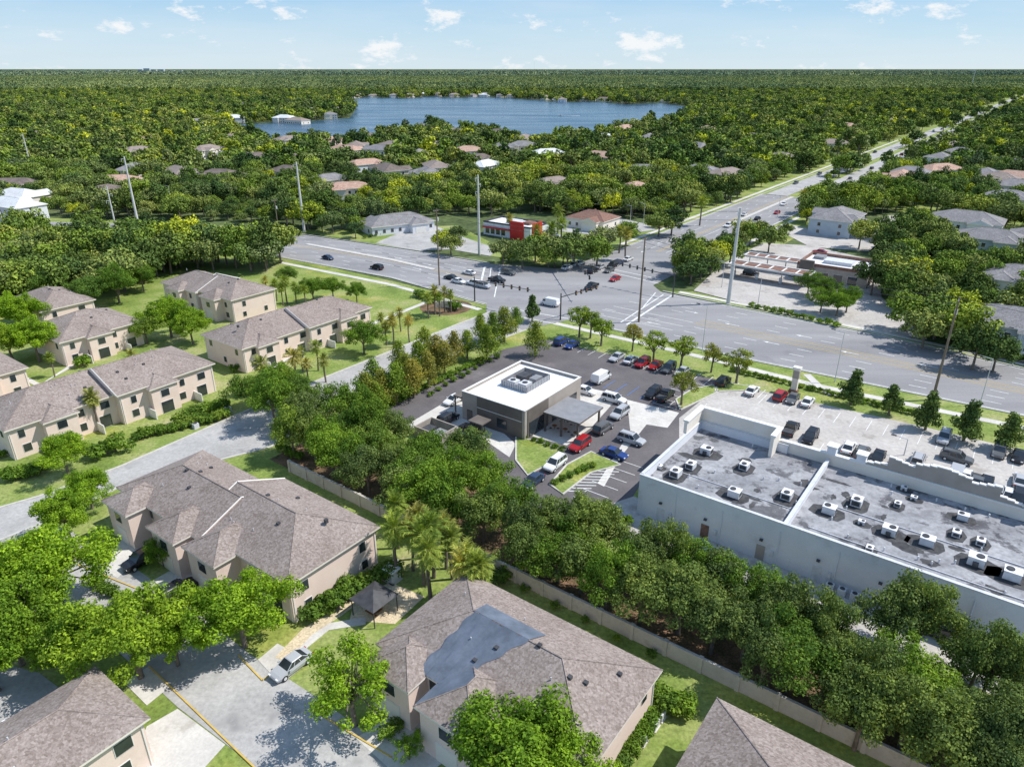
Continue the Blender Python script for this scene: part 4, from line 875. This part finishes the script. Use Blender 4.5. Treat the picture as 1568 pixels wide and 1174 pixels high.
for x,y in zip(X.tolist(),Y.tolist()):
    key=('far',R.randrange(6)) if R.random()<.85 else ('tall',R.randrange(2))
    grp.setdefault(key,[]).append((x,y,0,.65+.95*R.random()**1.4,R.uniform(0,6.28)))
X,Y=candidates(6.5,120,330); wl=PS([(-300,378),(0,376),(75,374),(215,374),(400,392),(428,400),(395,406),(290,398),(225,420),(205,440),(110,445),(0,455),(-300,500)],3); k=pip(X,Y,wl); 
for x,y in zip(X[k].tolist(),Y[k].tolist()): grp.setdefault(('mid',R.randrange(6)),[]).append((x,y,0,.8+.6*R.random(),R.uniform(0,6.28)))
for (kd,i),pts in grp.items(): scatter('distant_trees',T[kd][i],pts)
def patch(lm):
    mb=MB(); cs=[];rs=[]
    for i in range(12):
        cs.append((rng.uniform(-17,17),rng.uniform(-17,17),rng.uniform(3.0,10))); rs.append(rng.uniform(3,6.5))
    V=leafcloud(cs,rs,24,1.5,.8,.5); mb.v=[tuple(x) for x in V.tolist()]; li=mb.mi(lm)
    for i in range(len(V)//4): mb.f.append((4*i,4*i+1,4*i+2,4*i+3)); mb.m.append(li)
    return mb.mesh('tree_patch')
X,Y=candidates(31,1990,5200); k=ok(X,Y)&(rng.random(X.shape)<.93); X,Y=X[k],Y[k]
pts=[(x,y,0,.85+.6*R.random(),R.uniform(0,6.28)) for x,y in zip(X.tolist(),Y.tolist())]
pm=[patch('leafpatch_haze') for _ in range(4)]; ph_=[patch('leafhor_haze') for _ in range(3)]
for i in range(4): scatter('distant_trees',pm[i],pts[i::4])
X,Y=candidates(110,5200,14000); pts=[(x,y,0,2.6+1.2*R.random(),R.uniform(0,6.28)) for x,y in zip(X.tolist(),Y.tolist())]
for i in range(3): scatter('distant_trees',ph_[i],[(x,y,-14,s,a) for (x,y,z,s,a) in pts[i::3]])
mb=MB()
for (u,w,h) in ((165,60,24),(178,50,20),(216,50,34),(226,70,44),(236,60,30),(248,60,34),(262,80,22),(276,50,20),(120,90,16),(330,90,14),(1490,40,26),(1350,120,14)):
    x,y=P(u,116); k=9000/y; x*=k; y*=k; mb.box(x-w/2,x+w/2,y,y+40,0,h+14,'bluewall')
    for j in range(3): mb.box(x-w/2+2,x+w/2-2,y-1,y-.01,14+j*h/4,16+j*h/4,'glass')
mb.obj('distant_skyline')
# ------------------------------------------------------------ light, sky, camera
sd=Vector((1.0,.12,0)).normalized(); el=math.radians(52)
sv=Vector((sd.x*math.cos(el),sd.y*math.cos(el),math.sin(el)))
l=bpy.data.lights.new('sun','SUN'); l.energy=5.0; l.angle=math.radians(.5); l.color=(1,.965,.91)
o=bpy.data.objects.new('sun',l); o.rotation_euler=sv.to_track_quat('Z','Y').to_euler(); o.location=(0,0,200); col.objects.link(o)
w=bpy.data.worlds.new('World'); scene.world=w; w.use_nodes=True; nt=w.node_tree; nt.nodes.clear()
out=nt.nodes.new('ShaderNodeOutputWorld'); bg=nt.nodes.new('ShaderNodeBackground'); sk=nt.nodes.new('ShaderNodeTexSky')
sk.sky_type='NISHITA'; sk.sun_disc=False; sk.sun_elevation=el; sk.sun_rotation=math.atan2(sd.x,sd.y); sk.air_density=1.0; sk.dust_density=.1; sk.ozone_density=3
bg.inputs[1].default_value=.15
tc=nt.nodes.new('ShaderNodeTexCoord'); sx=nt.nodes.new('ShaderNodeSeparateXYZ'); nt.links.new(tc.outputs['Generated'],sx.inputs[0])
def mth(op,a,b=None):
    n=nt.nodes.new('ShaderNodeMath'); n.operation=op
    for i,q in enumerate((a,b)):
        if q is None: continue
        if hasattr(q,'links'): nt.links.new(q,n.inputs[i])
        else: n.inputs[i].default_value=q
    return n.outputs[0]
gr=nt.nodes.new('ShaderNodeValToRGB'); e=gr.color_ramp.elements
e[0].position=0; e[0].color=(.62,.77,.88,1); e[1].position=1; e[1].color=(.12,.27,.58,1)
for p_,c_ in ((.03,(.54,.73,.88)),(.09,(.36,.61,.87)),(.3,(.2,.4,.7))):
    q=e.new(p_); q.color=(*c_,1)
nt.links.new(sx.outputs[2],gr.inputs[0])
sc=mixc(nt,1.0,gr.outputs[0],(1/.15,1/.15,1/.15),'MULTIPLY')
base=mixc(nt,.88,sk.outputs[0],sc)
az=mth('ARCTAN2',sx.outputs[0],sx.outputs[1])
cx=nt.nodes.new('ShaderNodeCombineXYZ'); nt.links.new(mth('MULTIPLY',az,15.0),cx.inputs[0]); nt.links.new(mth('MULTIPLY',sx.outputs[2],34.0),cx.inputs[1]); cx.inputs[2].default_value=8.3
nf=noise(nt,cx.outputs[0],1.0,9,.66)
mask=ramp(nt,[(.565,(0,0,0)),(.66,(.9,.9,.9))],nf)
cx2=nt.nodes.new('ShaderNodeCombineXYZ'); nt.links.new(mth('MULTIPLY',az,3.0),cx2.inputs[0]); nt.links.new(mth('MULTIPLY',sx.outputs[2],20.0),cx2.inputs[1])
veil=ramp(nt,[(.4,(0,0,0)),(.75,(.35,.35,.35))],noise(nt,cx2.outputs[0],1.0,6,.6))
skc=mixc(nt,veil,base,(5.4,5.8,6.2)); skc=mixc(nt,mask,skc,(6.3,6.4,6.5))
nt.links.new(skc,bg.inputs[0]); nt.links.new(bg.outputs[0],out.inputs[0])
cd=bpy.data.cameras.new('camera'); cam=bpy.data.objects.new('camera',cd); col.objects.link(cam); scene.camera=cam
cam.location=(0,0,H); cam.rotation_euler=(math.pi/2-PT,0,0); cd.sensor_width=36; cd.lens=36*FP/1568; cd.clip_start=1; cd.clip_end=100000
scene.view_settings.view_transform='Standard'; scene.view_settings.look='None'; scene.view_settings.exposure=0
